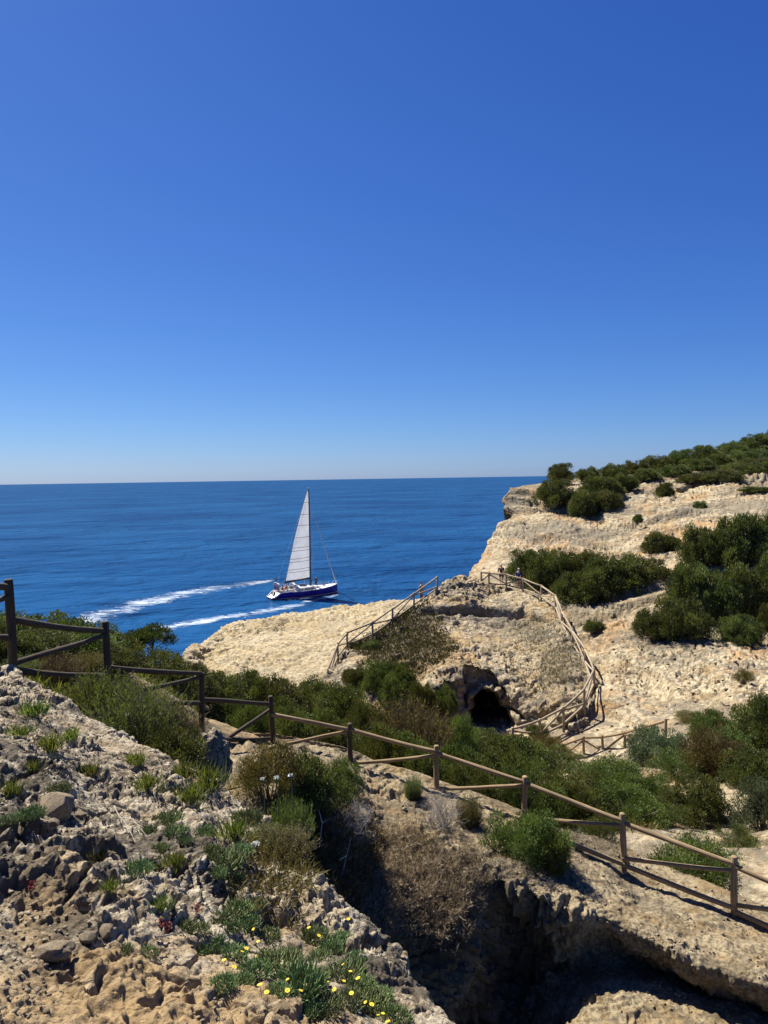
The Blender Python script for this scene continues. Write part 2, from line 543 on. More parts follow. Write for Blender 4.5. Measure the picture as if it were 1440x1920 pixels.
f1, f2 = worley(g + 0.2 * np.stack([gnoise(g / 0.4, s) for s in (1, 2, 3)], -1), 0.55, 15)
f3, f4 = worley(g + 0.08 * np.stack([gnoise(g / 0.2, s) for s in (4, 5, 6)], -1), 0.2, 16)
steep = 1 - sstep(0.35, 0.75, nn[..., 2])
rg = 0.35 + 0.65 * np.clip(steep + sstep(0.0, 0.4, gnoise(g / 1.3, 61)) * 0.5, 0, 1)
f5, f6 = worley(warp3(g, 0.1, 0.03), 0.09, 17)
rg = rg * (0.62 + 0.38 * sstep(1160, 1060, px_))
disp = 0.18 * fbm(g, 1.6, 3, seed=51) + 0.22 * sstep(1060, 1160, px_) * steep * fbm(g, 1.1, 4, 0.6, seed=62) + steep * (0.05 + 0.95 * sstep(1140, 1020, px_)) * (0.5 * fbm(g * np.array([1, 1, 0.6]), 0.95, 4, 0.6, seed=58) + 0.25 * fbm(g, 0.4, 3, seed=59, mode='ridge') - 0.1) + rg * 0.10 * saw(g, (0.3, -0.9, -0.4), 0.9, 56, 1.2) + rg * 0.08 * saw(g, (0.5, -0.7, -0.5), 0.32, 57, 1.2)
disp += rg * 0.20 * (1 - 0.8 * steep) * np.clip(f2 - f1, 0, 0.45) - rg * 0.24 * sstep(0.42, 0.12, f1) * sstep(0, 0.3, gnoise(g / 0.9, 53))
disp += rg * (0.08 * np.clip(f4 - f3, 0, 0.45) - 0.07 * sstep(0.38, 0.12, f3))
disp += 0.035 * np.clip(f6 - f5, 0, 0.5) * (0.4 + rg) + 0.05 * fbm(g, 0.25, 4, 0.62, seed=54) - 0.1 * rg
disp *= 1.0
sx = np.linspace(0, 1, g.shape[0])[:, None]
disp = disp * sstep(0.02, 0.30, sx * np.ones_like(disp))
# the brown, dry-grass dome left of the hollow
g[..., 2] += (0.6 * terrace(g, 0.20, 75, 0.9, 1.5) * rg + 0.3 * terrace(g, 0.07, 76, 0.4, 1.5)) * sstep(0.10, 0.30, sx * np.ones_like(disp))
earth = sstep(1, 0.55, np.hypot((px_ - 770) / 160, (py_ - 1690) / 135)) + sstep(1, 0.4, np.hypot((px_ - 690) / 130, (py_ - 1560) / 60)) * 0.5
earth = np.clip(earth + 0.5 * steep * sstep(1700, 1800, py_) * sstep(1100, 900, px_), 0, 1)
g = g + nn * disp[..., None]
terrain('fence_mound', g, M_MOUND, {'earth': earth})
# --- valley, sandy slope and headland: one height field through surveyed points
GP = [(-250, 1262, 11), (16, 1258, 9.5), (100, 1270, 12), (197, 1290, 12.5), (300, 1320, 13.5), (376, 1362, 14.5), (445, 1385, 15.4), (508, 1395, 16), (345, 1330, 16.2),
      (-250, 1220, 18), (60, 1225, 17), (200, 1240, 19), (300, 1270, 22), (440, 1340, 25), (440, 1320, 40), (560, 1345, 30), (520, 1320, 44), (620, 1470, 18), (520, 1450, 18.5), (700, 1440, 24), (760, 1500, 19),
      (850, 1530, 19), (850, 1440, 27), (1000, 1450, 26), (1000, 1560, 18), (1110, 1424, 36.5), (960, 1400, 39), (760, 1375, 41), (660, 1370, 41),
      (1120, 1570, 17), (1240, 1605, 16), (1250, 1545, 21), (1150, 1500, 22), (1440, 1620, 16), (1440, 1540, 21), (1440, 1420, 29), (1350, 1460, 25), (1200, 1440, 29.5), (1170, 1413, 35.5), (1012, 1392, 39.5),
      (1260, 1372, 35), (1300, 1300, 38.5), (1440, 1300, 36), (1200, 1300, 41), (1150, 1285, 42), (1300, 1200, 48), (1440, 1200, 49), (1150, 1180, 51), (1200, 1150, 54), (1070, 1150, 57), (1060, 1120, 61),
      (1100, 1085, 65), (1000, 1085, 66), (920, 1072, 70), (1250, 1045, 64), (1350, 1085, 57), (1440, 1100, 56), (1440, 1010, 63), (1250, 1000, 70), (1100, 1010, 74), (960, 1000, 80), (925, 1035, 77), (1000, 945, 86),
      (968, 918, 88), (1100, 945, 84), (1250, 955, 76), (1440, 945, 69), (1050, 903, 98), (1200, 908, 90), (1200, 880, 105), (1300, 890, 92), (1440, 885, 84), (1300, 860, 112), (1440, 832, 118), (1600, 800, 122),
      (1600, 900, 84), (1600, 1100, 55), (1600, 1300, 35), (1600, 1500, 20), (1600, 1650, 14), (1750, 1650, 13), (1750, 1300, 33), (1750, 1000, 62), (1750, 780, 120)]
pts = [P(*q) for q in GP]
for q in [(420, 12.5, 13.6), (620, 12, 12), (780, 12, 10.5), (1000, 12, 9.5), (1200, 11.5, 9.5), (1440, 10.5, 9.5), (1600, 10, 9.5), (700, 8.5, 10), (1000, 8, 9.5), (1500, 8, 9.5), (700, 14.5, 13), (950, 13.5, 11.6), (1200, 12.8, 10.6),
          (1440, 11.6, 10.0), (-250, 8, 18.6), (-900, 8, 18.5), (-900, 12, 18.2), (-900, 18, 17), (60, 8, 18.4), (250, 8.5, 17.3), (400, 9.5, 15), (560, 9.5, 13),
          (700, 47, 5.8), (850, 46, 5.6), (950, 46, 5.6), (1010, 45, 6.2), (760, 54, 7.0), (900, 55, 7.5), (1000, 53, 7.5), (860, 64, 10.6), (930, 63.5, 10.6), (985, 61, 10.0), (1050, 52, 8.4), (1095, 44.5, 8.2), (800, 62, 8.5), (640, 56, 5.5), (640, 62, 4.5), (760, 68, 5), (450, 56, 3.5),
          (1100, 135, 19.5), (1250, 150, 20), (1440, 160, 23), (1750, 165, 24)]:
    pts.append(PZ(*q))
pts = np.array(pts)
def rbf(XY, cen, w, kern):
    out = np.zeros(len(XY))
    for c, a in zip(cen, w[:-3]):
        out += a * kern(np.hypot(XY[:, 0] - c[0], XY[:, 1] - c[1]))
    return out + w[-3] + w[-2] * XY[:, 0] + w[-1] * XY[:, 1]
kern = lambda r: np.sqrt(r * r + 0.6)
n_ = len(pts)
A_ = np.zeros((n_ + 3, n_ + 3))
A_[:n_, :n_] = kern(np.hypot(pts[:, None, 0] - pts[None, :, 0], pts[:, None, 1] - pts[None, :, 1])) - 0.02 * np.eye(n_)
A_[:n_, n_] = 1; A_[:n_, n_ + 1:] = pts[:, :2]
A_[n_:, :n_] = A_[:n_, n_:].T
W_ = np.linalg.solve(A_, np.concatenate([pts[:, 2], [0, 0, 0]]))
NR, NC = 520, 524
dd = np.concatenate([np.geomspace(7.6, 33, 130, endpoint=False), np.geomspace(33, 118, 360, endpoint=False), np.geomspace(118, 165, 30)])
tt = np.concatenate([np.linspace(-1000, -330, 24, endpoint=False), np.linspace(-330, 820, 110, endpoint=False), np.linspace(820, 1480, 365, endpoint=False), np.linspace(1480, 1760, 25)])
tt = (tt - tt[0]) / (tt[-1] - tt[0])
pxs = np.array([-1000.0, 1760.0])
XX = np.empty((NR, NC)); YY = np.empty((NR, NC))
for j, d in enumerate(dd):
    a, b_ = P(pxs[0], 900, d), P(pxs[-1], 900, d)
    XX[j] = a[0] + (b_[0] - a[0]) * tt; YY[j] = a[1] + (b_[1] - a[1]) * tt
ZZ = rbf(np.stack([XX.ravel(), YY.ravel()], -1), pts, W_, kern).reshape(NR, NC)
# coastline in plan, land on its right-hand side going away from the camera
coast = [(-1300, 15), (-330, 17), (-50, 19), (120, 21), (230, 23.5), (318, 27), (352, 46), (420, 54), (600, 62), (760, 67), (838, 70), (898, 78), (948, 86), (968, 92), (990, 104), (1010, 130), (1010, 200)]
cpts = np.array([P(x, 900, d)[:2] for x, d in coast])
XYf = np.stack([XX, YY], -1).reshape(-1, 2)
wob = 1.1 * gnoise(np.concatenate([XYf / 5.0, np.zeros((len(XYf), 1))], -1), 91) + 0.5 * gnoise(np.concatenate([XYf / 1.7, np.zeros((len(XYf), 1))], -1), 92)
sd = np.full(len(XYf), 1e9); sg = np.ones(len(XYf))
for a, b_ in zip(cpts[:-1], cpts[1:]):
    ab = b_ - a
    t = np.clip(((XYf - a) @ ab) / (ab @ ab), 0, 1)
    q = XYf - a - t[:, None] * ab
    dist = np.hypot(q[:, 0], q[:, 1])
    s = np.sign(ab[0] * (XYf[:, 1] - a[1]) - ab[1] * (XYf[:, 0] - a[0]))   # + = left of the line = sea
    upd = dist < sd
    sd = np.where(upd, dist, sd); sg = np.where(upd, s, sg)
sd = (sd * -sg).reshape(NR, NC) + wob.reshape(NR, NC) * 0.6              # + = inland
cl = sstep(-1.3, 0.4, sd)
g = np.stack([XX, YY, ZZ], -1)
far = sstep(25, 45, YY)
terr = 0.5 * fbm(np.stack([XX, YY, ZZ * 3], -1), 7.0, 3, seed=101) * far
st_ = 1.15
zz = (g[..., 2] + 1.2 * gnoise(g / 9.0, 103)) / st_
fr_ = zz - np.floor(zz)
bench = (np.floor(zz) + sstep(0.55, 0.95, fr_) - zz) * st_ * 0.85 * far * sstep(-0.25, 0.2, gnoise(g / 6.0, 104) + 0.1)
g[..., 2] += terr + bench
path = np.zeros_like(XX)
rmask = far * sstep(-0.30, 0.10, fbm(g, 7.0, 2, seed=106))
g[..., 2] += 0.7 * rmask * terrace(g, 0.42, 107, 3.0, 2.4) + 0.35 * rmask * terrace(g, 0.18, 108, 1.4, 2.2)
g[..., 2] = g[..., 2] * cl + (-3.0) * (1 - cl)
nn = smooth_grid(normals(g, (0, 0, 1)), 4)
f1, f2 = worley(g + 0.6 * np.stack([gnoise(g / 1.5, s) for s in (1, 2, 3)], -1), 2.1, 25)
steep = 1 - sstep(0.55, 0.9, nn[..., 2])
rock = np.clip(sstep(-0.15, 0.3, fbm(g, 8.0, 2, seed=105)) + steep, 0, 1)
disp = far * (0.14 * fbm(g, 2.4, 3, seed=111) + rock * (0.14 * fbm(g, 1.3, 4, seed=112, mode='ridge') - 0.04) + rock * 0.16 * np.clip(f2 - f1, 0, 0.3)
              - rock * 0.35 * sstep(0.38, 0.12, f1) * sstep(0.05, 0.35, gnoise(g / 4, 113)))
disp += far * (0.25 + rock) * (0.16 * saw(g, (0.25, -0.75, -0.7), 1.9, 141, 2.2) + 0.05 * saw(g, (-0.1, -0.6, -0.8), 0.75, 142, 1.1) - 0.2)
disp += (1 - far) * (0.10 * fbm(g, 1.2, 4, seed=114) + 0.05 * fbm(g, 0.4, 3, seed=115))
f3, f4 = worley(warp3(g, 0.6, 0.2), 0.8, 26)
disp += far * (0.09 * fbm(g, 0.7, 3, 0.7, seed=116) + 0.16 * np.clip(f4 - f3, 0, 0.4) * (0.3 + rock)) + (1 - far) * 0.05 * fbm(g, 0.5, 2, seed=116)
px_, py_, d_ = project(g)
disp *= 1 - 0.75 * sstep(1010, 1080, px_) * sstep(1330, 1250, px_) * sstep(33, 35, d_) * sstep(44, 41, d_)
g = g + nn * disp[..., None]
# craggy, slightly overhanging lip at the cliff corner
lip = sstep(16.6, 18.4, g[..., 2]) * sstep(4.0, 0.3, sd) * (YY > 70) * (0.6 + 0.9 * gnoise(g / 1.6, 118))
g[..., 0] -= 0.9 * np.clip(lip, 0, 1.3)
notch = sstep(0.8, 0.1, np.abs(g[..., 2] - 16.4 - 0.6 * gnoise(g / 2.2, 119))) * sstep(3.5, 0.2, sd) * (YY > 70)
g[..., 0] += 1.1 * notch
px_, py_, d_ = project(g)
scrub = np.clip(sstep(0.02, 0.35, fbm(g, 6.0, 4, seed=121) - 0.06) * 0.45, 0, 1)
scrub = np.clip(scrub + 0.8 * sstep(5, 0, sd) * sstep(17.5, 19, g[..., 2]) * (d_ > 70) * sstep(-.1, .3, gnoise(g / 1.5, 125)), 0, 1)
scrub = np.where(d_ < 33, np.clip(0.25 + 0.5 * sstep(-0.1, 0.3, fbm(g, 2.0, 3, seed=122)), 0, 1), scrub)
scrub = np.where((px_ > 1080) & (d_ < 19), 0.1, scrub)
scrub = np.where((px_ > 1020) & (px_ < 1320) & (d_ > 33) & (d_ < 47), 0.02, scrub)
terrain('hillside', g, M_LAND, {'scrub': scrub})

# --- pale rock slab running out to the water
sx_ = [333, 345, 385, 440, 520, 600, 680, 760, 815]
F1 = [(1262, 60), (1245, 60), (1206, 64), (1172, 68), (1158, 70), (1150, 72), (1140, 73), (1134, 72), (1128, 70)]
F2 = [(1280, 57), (1262, 57), (1235, 60), (1208, 62), (1192, 63), (1183, 64), (1172, 64), (1160, 64), (1148, 63)]
F3 = [(1295, 54), (1278, 54), (1262, 55), (1245, 56), (1232, 57), (1222, 57.5), (1210, 58), (1195, 58), (1180, 58)]
F4 = [(1310, 50), (1298, 50), (1288, 50.5), (1280, 51), (1272, 52), (1263, 52.5), (1250, 53), (1235, 53), (1222, 53)]
F5 = [(1360, 46), (1350, 45), (1338, 45), (1330, 45), (1325, 45), (1320, 46), (1312, 46), (1300, 46), (1290, 46)]
rows = [[PZ(x, 84, -2) for x in sx_], [PZ(x, 78, 2) if i else PZ(x, 70, -2) for i, x in enumerate(sx_)]]
for r in (F1, F2, F3, F4, F5):
    rr = [P(x, y, d) for x, (y, d) in zip(sx_, r)]
    rr[0] = np.array([rr[1][0] - 1.6, rr[1][1] - 0.5, -2.0])
    rows.append(rr)
g = loft(np.array(rows), 200, 330)
nn = smooth_grid(normals(g), 3)
f1, f2 = worley(g * np.array([1, 1, 1.6]) + 0.7 * np.stack([gnoise(g / 2.0, s) for s in (1, 2, 3)], -1), 3.2, 35)
f3, f4 = worley(g + 0.2 * np.stack([gnoise(g / 0.7, s) for s in (1, 2, 3)], -1), 0.8, 36)
g[..., 2] += 0.8 * terrace(g, 0.4, 135, 3.0, 1.8) * sstep(-0.3, 0.1, gnoise(g / 5, 137)) + 0.35 * terrace(g, 0.15, 136, 1.2, 1.6)
disp = 0.30 * fbm(g, 3.5, 3, seed=131) + 0.08 * fbm(g, 1.1, 4, seed=132, mode='ridge') + 0.45 * np.clip(f2 - f1, 0, 0.22) + 0.03 * np.clip(f4 - f3, 0, 0.4)
disp += (0.10 + 0.20 * sstep(0.05, 0.3, gnoise(g / 4.0, 138))) * saw(g, (0.2, -0.8, -0.6), 2.6, 143, 2.4) + 0.03 * saw(g, (0.6, -0.7, -0.3), 0.7, 144, 0.9)
disp += 0.08 * fbm(g, 0.4, 2, seed=133) - 0.5 * sstep(0.3, 0.1, f1) * sstep(0.1, 0.3, gnoise(g / 5, 134))
g = g + nn * disp[..., None]
terrain('rock_slab', g, M_SLAB)

# --- knoll with the cave
KX = [[590, 640, 690, 740, 785, 850, 917, 980, 1045, 1100, 1150],
      [595, 650, 705, 755, 800, 860, 920, 985, 1040, 1088, 1140],
      [600, 665, 720, 770, 815, 865, 925, 990, 1035, 1075, 1130],
      [605, 680, 735, 785, 830, 868, 930, 990, 1030, 1062, 1120],
      [610, 690, 745, 795, 840, 875, 930, 985, 1025, 1050, 1105],
      [610, 690, 745, 795, 840, 875, 930, 985, 1025, 1050, 1105]]
KY = [[1290, 1226, 1202, 1170, 1140, 1088, 1097, 1113, 1147, 1238, 1300],
      [1300, 1245, 1222, 1195, 1160, 1125, 1130, 1145, 1175, 1262, 1325],
      [1310, 1275, 1255, 1230, 1200, 1180, 1185, 1195, 1220, 1290, 1350],
      [1325, 1305, 1290, 1270, 1238, 1228, 1235, 1255, 1270, 1320, 1380],
      [1345, 1335, 1318, 1298, 1268, 1252, 1272, 1305, 1325, 1350, 1400],
      [1385, 1385, 1375, 1370, 1365, 1366, 1372, 1378, 1380, 1390, 1420]]
KD = [[49, 53, 55, 57, 58, 62, 63.5, 62, 57, 47, 41.5],
      [47.5, 50, 52, 53.5, 55, 58, 60, 58, 53, 44.5, 40],
      [46, 47, 48.5, 50, 51, 53, 54, 52.5, 49, 42.5, 39],
      [44.5, 45, 45.5, 46.5, 47, 47.5, 48.5, 47.5, 45, 41, 38],
      [43, 43.5, 44, 44.3, 44.4, 44.4, 44.6, 43.8, 42.5, 40.3, 37.6],
      [42, 42.5, 43, 43.4, 43.5, 43.5, 43.4, 42.7, 41.6, 39.6, 37]]
rows = [[], []]
for x, y, d in zip(KX[0], KY[0], KD[0]):
    p = P(x, y, d)
    lo = 1.0 if x > 860 else 2.2
    rows[0].append(p + np.array([0.3, 6.0, -lo - 1.5]))
    rows[1].append(p + np.array([0.1, 2.6, -0.25 * lo]))
for X_, Y_, D_ in zip(KX, KY, KD):
    rr = [P(x, y, d) for x, y, d in zip(X_, Y_, D_)]
    rr[-1][2] -= 1.3; rr[-2][2] -= 0.15
    rows.append(rr)
rows.append([q + np.array([0, -2.5, -1.5]) for q in rows[-1]])
g = loft(np.array(rows), 330, 420)
nn = smooth_grid(normals(g), 4)
px0, py0, d0 = project(g)
f1, f2 = worley(g * np.array([1, 1, 1.3]) + 0.5 * np.stack([gnoise(g / 1.4, s) for s in (1, 2, 3)], -1), 2.0, 45)
f3, f4 = worley(g + 0.15 * np.stack([gnoise(g / 0.5, s) for s in (1, 2, 3)], -1), 0.7, 46)
calm = 0.4 + 0.6 * sstep(-0.2, 0.25, fbm(g, 4.0, 2, seed=151))
g[..., 2] += (0.75 * terrace(g, 0.5, 157, 2.6, 1.7) + 0.3 * terrace(g, 0.2, 158, 1.2, 1.6)) * calm
disp = 0.30 * fbm(g, 3.0, 3, seed=152) + calm * (0.18 * fbm(g, 1.3, 4, seed=153, mode='ridge') - 0.05) + calm * 0.2 * np.clip(f2 - f1, 0, 0.3) + 0.06 * np.clip(f4 - f3, 0, 0.4)
disp -= calm * 0.45 * sstep(0.4, 0.15, f1) * sstep(0.0, 0.3, gnoise(g / 3, 154))
disp += calm * (0.22 * saw(g, (0.3, -0.7, -0.65), 1.5, 145, 1.3) + 0.08 * saw(g, (-0.2, -0.7, -0.6), 0.55, 146, 1.2) - 0.12)
disp += 0.09 * fbm(g, 0.6, 4, 0.7, seed=155)
# a bedding crack under the top ledge
crack = np.interp(px0, [780, 800, 860, 920, 985, 1030, 1060], [1150, 1150, 1143, 1152, 1150, 1160, 1190]) + 5 * gnoise(g / 1.5, 156)
disp -= 0.75 * sstep(7, 1, np.abs(py0 - crack)) * sstep(770, 800, px0) * sstep(1060, 1020, px0)
disp += 0.35 * sstep(0, -14, py0 - crack) * sstep(40, 8, np.abs(py0 - crack)) * sstep(780, 820, px0) * sstep(1060, 1000, px0)
g = g + nn * disp[..., None]
# the cave: push the wall inwards inside its mouth
def poly_sd(px, py, poly):
    poly = np.array(poly, float)
    dmin = np.full(px.shape, 1e9); inside = np.zeros(px.shape, bool)
    for a, b_ in zip(poly, np.roll(poly, -1, 0)):
        ab = b_ - a
        t = np.clip(((px - a[0]) * ab[0] + (py - a[1]) * ab[1]) / (ab @ ab), 0, 1)
        dmin = np.minimum(dmin, np.hypot(px - a[0] - t * ab[0], py - a[1] - t * ab[1]))
        c = ((a[1] > py) != (b_[1] > py)) & (px < (b_[0] - a[0]) * (py - a[1]) / (b_[1] - a[1] + 1e-9) + a[0])
        inside ^= c
    return np.where(inside, dmin, -dmin)
wx = px0 + 9 * gnoise(g / 1.0, 161) + 4 * gnoise(g / 0.4, 163); wy = py0 + 9 * gnoise(g / 1.0, 162) + 4 * gnoise(g / 0.4, 164)
s1 = poly_sd(wx, wy, [(880, 1304), (905, 1294), (935, 1302), (958, 1328), (968, 1362), (955, 1372), (878, 1372), (872, 1330)])
s2 = poly_sd(wx, wy, [(866, 1246), (885, 1236), (905, 1252), (932, 1272), (960, 1310), (990, 1345), (985, 1352), (950, 1330), (930, 1296), (900, 1292), (880, 1300), (872, 1330), (862, 1325), (868, 1290)])
push = 7.5 * sstep(0, 24, s1) + 1.0 * sstep(-2, 9, s1) + 1.0 * sstep(-1, 9, s2)
ray = (g - CAM) / np.linalg.norm(g - CAM, axis=-1)[..., None]
ray[..., 2] *= 0.55
g = g + ray * push[..., None]
rg_ = sstep(0.05, 0.8, push)[..., None]
g = g + rg_ * np.stack([0.55 * fbm(g, 1.1, 3, 0.6, seed=171 + 5 * k) for k in range(3)], -1)
scrub = sstep(1.05, 0.45, np.hypot((px0 - 752) / 95, (py0 - 1205) / 70)) + 0.75 * sstep(1, 0.3, np.hypot((px0 - 1045) / 50, (py0 - 1250) / 55)) + 0.6 * sstep(1, 0.3, np.hypot((px0 - 990) / 80, (py0 - 1180) / 40))
scrub = np.clip(scrub * (0.7 + 0.8 * fbm(g, 1.5, 3, seed=165)), 0, 1)
terrain('rock_knoll', g, M_KNOLL, {'scrub': scrub})

# ================================================================= wooden fences
def wood_mat(name, c1, c2, c3):
    mt, nt, b = new_mat(name)
    tc = nd(nt, 'ShaderNodeTexCoord').outputs['Object']
    at = nd(nt, 'ShaderNodeAttribute', attribute_name='along')
    xyz = nd(nt, 'ShaderNodeCombineXYZ')
    at2 = nd(nt, 'ShaderNodeAttribute', attribute_name='around')
    at3 = nd(nt, 'ShaderNodeAttribute', attribute_name='seed')
    nt.links.new(at2.outputs['Fac'], xyz.inputs[0]); nt.links.new(mathn(nt, 'MULTIPLY', at.outputs['Fac'], 0.35), xyz.inputs[1]); nt.links.new(at3.outputs['Fac'], xyz.inputs[2])
    grain = noise_n(nt, xyz.outputs[0], 9.0, 6, 0.65, 0.6)
    patch = noise_n(nt, tc, 2.3, 4, 0.6)
    col = ramp(nt, grain, [(0.32, c1), (0.52, c2), (0.75, c3)])
    col = mixc(nt, ramp(nt, patch, [(0.42, (0, 0, 0)), (0.62, (0.5, 0.5, 0.5))]), col, tuple(0.55 * (a_ + b_) for a_, b_ in zip(c1, c2)))
    nt.links.new(col, b.inputs['Base Color'])
    b.inputs['Roughness'].default_value = 0.85
    b.inputs['Specular IOR Level'].default_value = 0.25
    bp = nd(nt, 'ShaderNodeBump')
    bp.inputs['Strength'].default_value = 0.7
    bp.inputs['Distance'].default_value = 0.008
    nt.links.new(grain, bp.inputs['Height'])
    nt.links.new(bp.outputs[0], b.inputs['Normal'])
    return mt
M_WOOD = wood_mat('weathered_pine', (0.085, 0.060, 0.034), (0.25, 0.18, 0.10), (0.40, 0.30, 0.175))
M_WOOD_SHADE = wood_mat('shade_tinted_pine', (0.022, 0.017, 0.011), (0.060, 0.045, 0.029), (0.11, 0.085, 0.056))  # same pine, with the shade on the left bays put into its colour
M_WOODF = wood_mat('bleached_pine', (0.15, 0.12, 0.08), (0.31, 0.25, 0.17), (0.42, 0.36, 0.26))

def log_mesh(name, a, b_, r, mat, rings=9, sides=12, sag=0.0, taper=0.94):
    """a peeled round log from a to b_, slightly crooked, with chamfered sawn ends"""
    a = np.asarray(a, float); b_ = np.asarray(b_, float)
    ax = b_ - a
    L = np.linalg.norm(ax); ax = ax / L
    u = np.cross(ax, [0, 0, 1.0]) if abs(ax[2]) < 0.9 else np.cross(ax, [1.0, 0, 0])
    u /= np.linalg.norm(u); w = np.cross(ax, u)
    s = random.random() * 50
    ts = np.concatenate([[0, 0], np.linspace(0.012 / max(L, .1), 1 - 0.012 / max(L, .1), rings), [1, 1]])
    rs = np.concatenate([[0.02, 0.84], np.ones(rings), [0.84, 0.02]])
    th = np.arange(sides) / sides * 2 * math.pi
    vs, al, ar = [], [], []
    for t, q in zip(ts, rs):
        c = a + ax * L * t + u * 0.012 * math.sin(s + 5 * t) + w * 0.012 * math.sin(2 * s + 4 * t) + np.array([0, 0, -sag * 4 * t * (1 - t)])
        rr = r * q * (1 + (taper - 1) * t) * (1 + 0.04 * math.sin(s + 9 * t) + 0.03 * np.sin(3 * th + s + 6 * t))
        vs.append(c + np.cos(th)[:, None] * rr[:, None] * u + np.sin(th)[:, None] * rr[:, None] * w)
        al += [t * L] * sides; ar += list(np.abs(th - math.pi) * 0.3)
    n = len(ts)
    i = np.arange(n * sides).reshape(n, sides)
    j = np.roll(i, -1, 1)
    fc = np.stack([i[:-1], j[:-1], j[1:], i[1:]], -1).reshape(-1, 4)
    return mesh_np(name, np.concatenate(vs), fc, mat, attrs={'along': al, 'around': ar, 'seed': [s] * len(al)})

def log(name, a, b_, r, mat, parent, org, **kw):
    return link(name, log_mesh(name, np.asarray(a) - org, np.asarray(b_) - org, r, mat, **kw), parent)

# --- near fence: post tops and feet, then every rail between them as seen
posts = [(-190, 1020, 1240, 7.6), (16, 1086, 1262, 9.5), (197, 1165, 1300, 12.0), (376, 1262, 1362, 14.5), (508, 1305, 1398, 16.0), (656, 1356, 1440, 16.2), (818, 1398, 1490, 15.7), (983, 1455, 1548, 15.0), (1168, 1525, 1637, 14.0), (1377, 1606, 1727, 12.9), (1610, 1700, 1835, 11.7)]
PD = [p[3] for p in posts]
rails = [  # bay, kind, left y, right y
    (0, 'top_rail', 1085, 1100), (0, 'brace', 1180, 1117), (0, 'bottom_rail', 1190, 1197),
    (1, 'top_rail', 1161, 1184), (1, 'brace', 1248, 1190), (1, 'bottom_rail', 1256, 1268),
    (2, 'top_rail', 1250, 1264), (2, 'brace', 1308, 1271), (2, 'bottom_rail', 1318, 1319),
    (3, 'top_rail', 1312, 1319), (3, 'brace', 1420, 1328), (3, 'bottom_rail', 1388, 1384),
    (4, 'top_rail', 1340, 1367), (4, 'brace', 1400, 1372), (4, 'bottom_rail', 1396, 1430),
    (5, 'top_rail', 1368, 1409), (5, 'brace', 1432, 1417), (5, 'bottom_rail', 1438, 1480),
    (6, 'top_rail', 1411, 1467), (6, 'brace', 1478, 1475), (6, 'bottom_rail', 1483, 1538),
    (7, 'top_rail', 1469, 1538), (7, 'brace', 1532, 1549), (7, 'bottom_rail', 1543, 1620),
    (8, 'top_rail', 1542, 1621), (8, 'brace', 1611, 1633), (8, 'bottom_rail', 1622, 1702),
    (9, 'top_rail', 1624, 1720), (9, 'brace', 1697, 1730), (9, 'bottom_rail', 1708, 1810)]
org = P(508, 1398, 16.0)
nf = thing('wooden_fence', org, 'near round-log rail fence running from the left edge down to the lower right', 'fence')
for x, yt, yb, d in posts:
    wm = M_WOOD_SHADE if x < 700 else M_WOOD
    foot = P(x, yb, d); top = P(x, yt, d)
    foot = np.array([top[0] + 0.01, top[1], foot[2] - 0.35])
    log('post', foot, top, 0.058, wm, nf, org, rings=7, sides=16, taper=0.97)
for bay, kind, yl, yr in rails:
    xl, dl = posts[bay][0], PD[bay]
    xr, dr = posts[bay + 1][0], PD[bay + 1]
    a, b_ = P(xl, yl, dl), P(xr, yr, dr)
    off = {'top_rail': 0.0, 'brace': 0.02, 'bottom_rail': 0.0}[kind]
    a[1] += off; b_[1] += off
    log(kind, a, b_, 0.047 if kind != 'brace' else 0.040, M_WOOD_SHADE if bay < 4 else M_WOOD, nf, org, rings=11, sides=12, sag=0.01)

def auto_fence(name, feet, label, h, r, mat, breaks=()):
    """feet: list of (px, py, d); logs nailed between consecutive posts"""
    org = P(*feet[0])
    t = thing(name, org, label, 'fence')
    tops, bots = [], []
    for q in feet:
        f = P(*q[:3]); hh = h * (q[3] if len(q) > 3 else 1)
        tp = f + np.array([random.uniform(-.03, .03), random.uniform(-.03, .03), hh])
        tops.append(tp); bots.append(f)
        log('post', f - np.array([0, 0, 0.5]), tp, r * 1.15, mat, t, org, rings=4, sides=8)
    for k in range(len(feet) - 1):
        if k in breaks:
            continue
        a, b_, c, e = tops[k], tops[k + 1], bots[k], bots[k + 1]
        z = np.array([0, 0, 1.0])
        log('top_rail', a - z * 0.10, b_ - z * 0.10, r, mat, t, org, rings=4, sides=8)
        log('bottom_rail', c + z * 0.16, e + z * 0.16, r, mat, t, org, rings=4, sides=8)
        if k % 2:
            log('brace', a - z * 0.2, e + z * 0.26, r * 0.85, mat, t, org, rings=4, sides=8)
        else:
            log('brace', c + z * 0.26, b_ - z * 0.2, r * 0.85, mat, t, org, rings=4, sides=8)
    return t

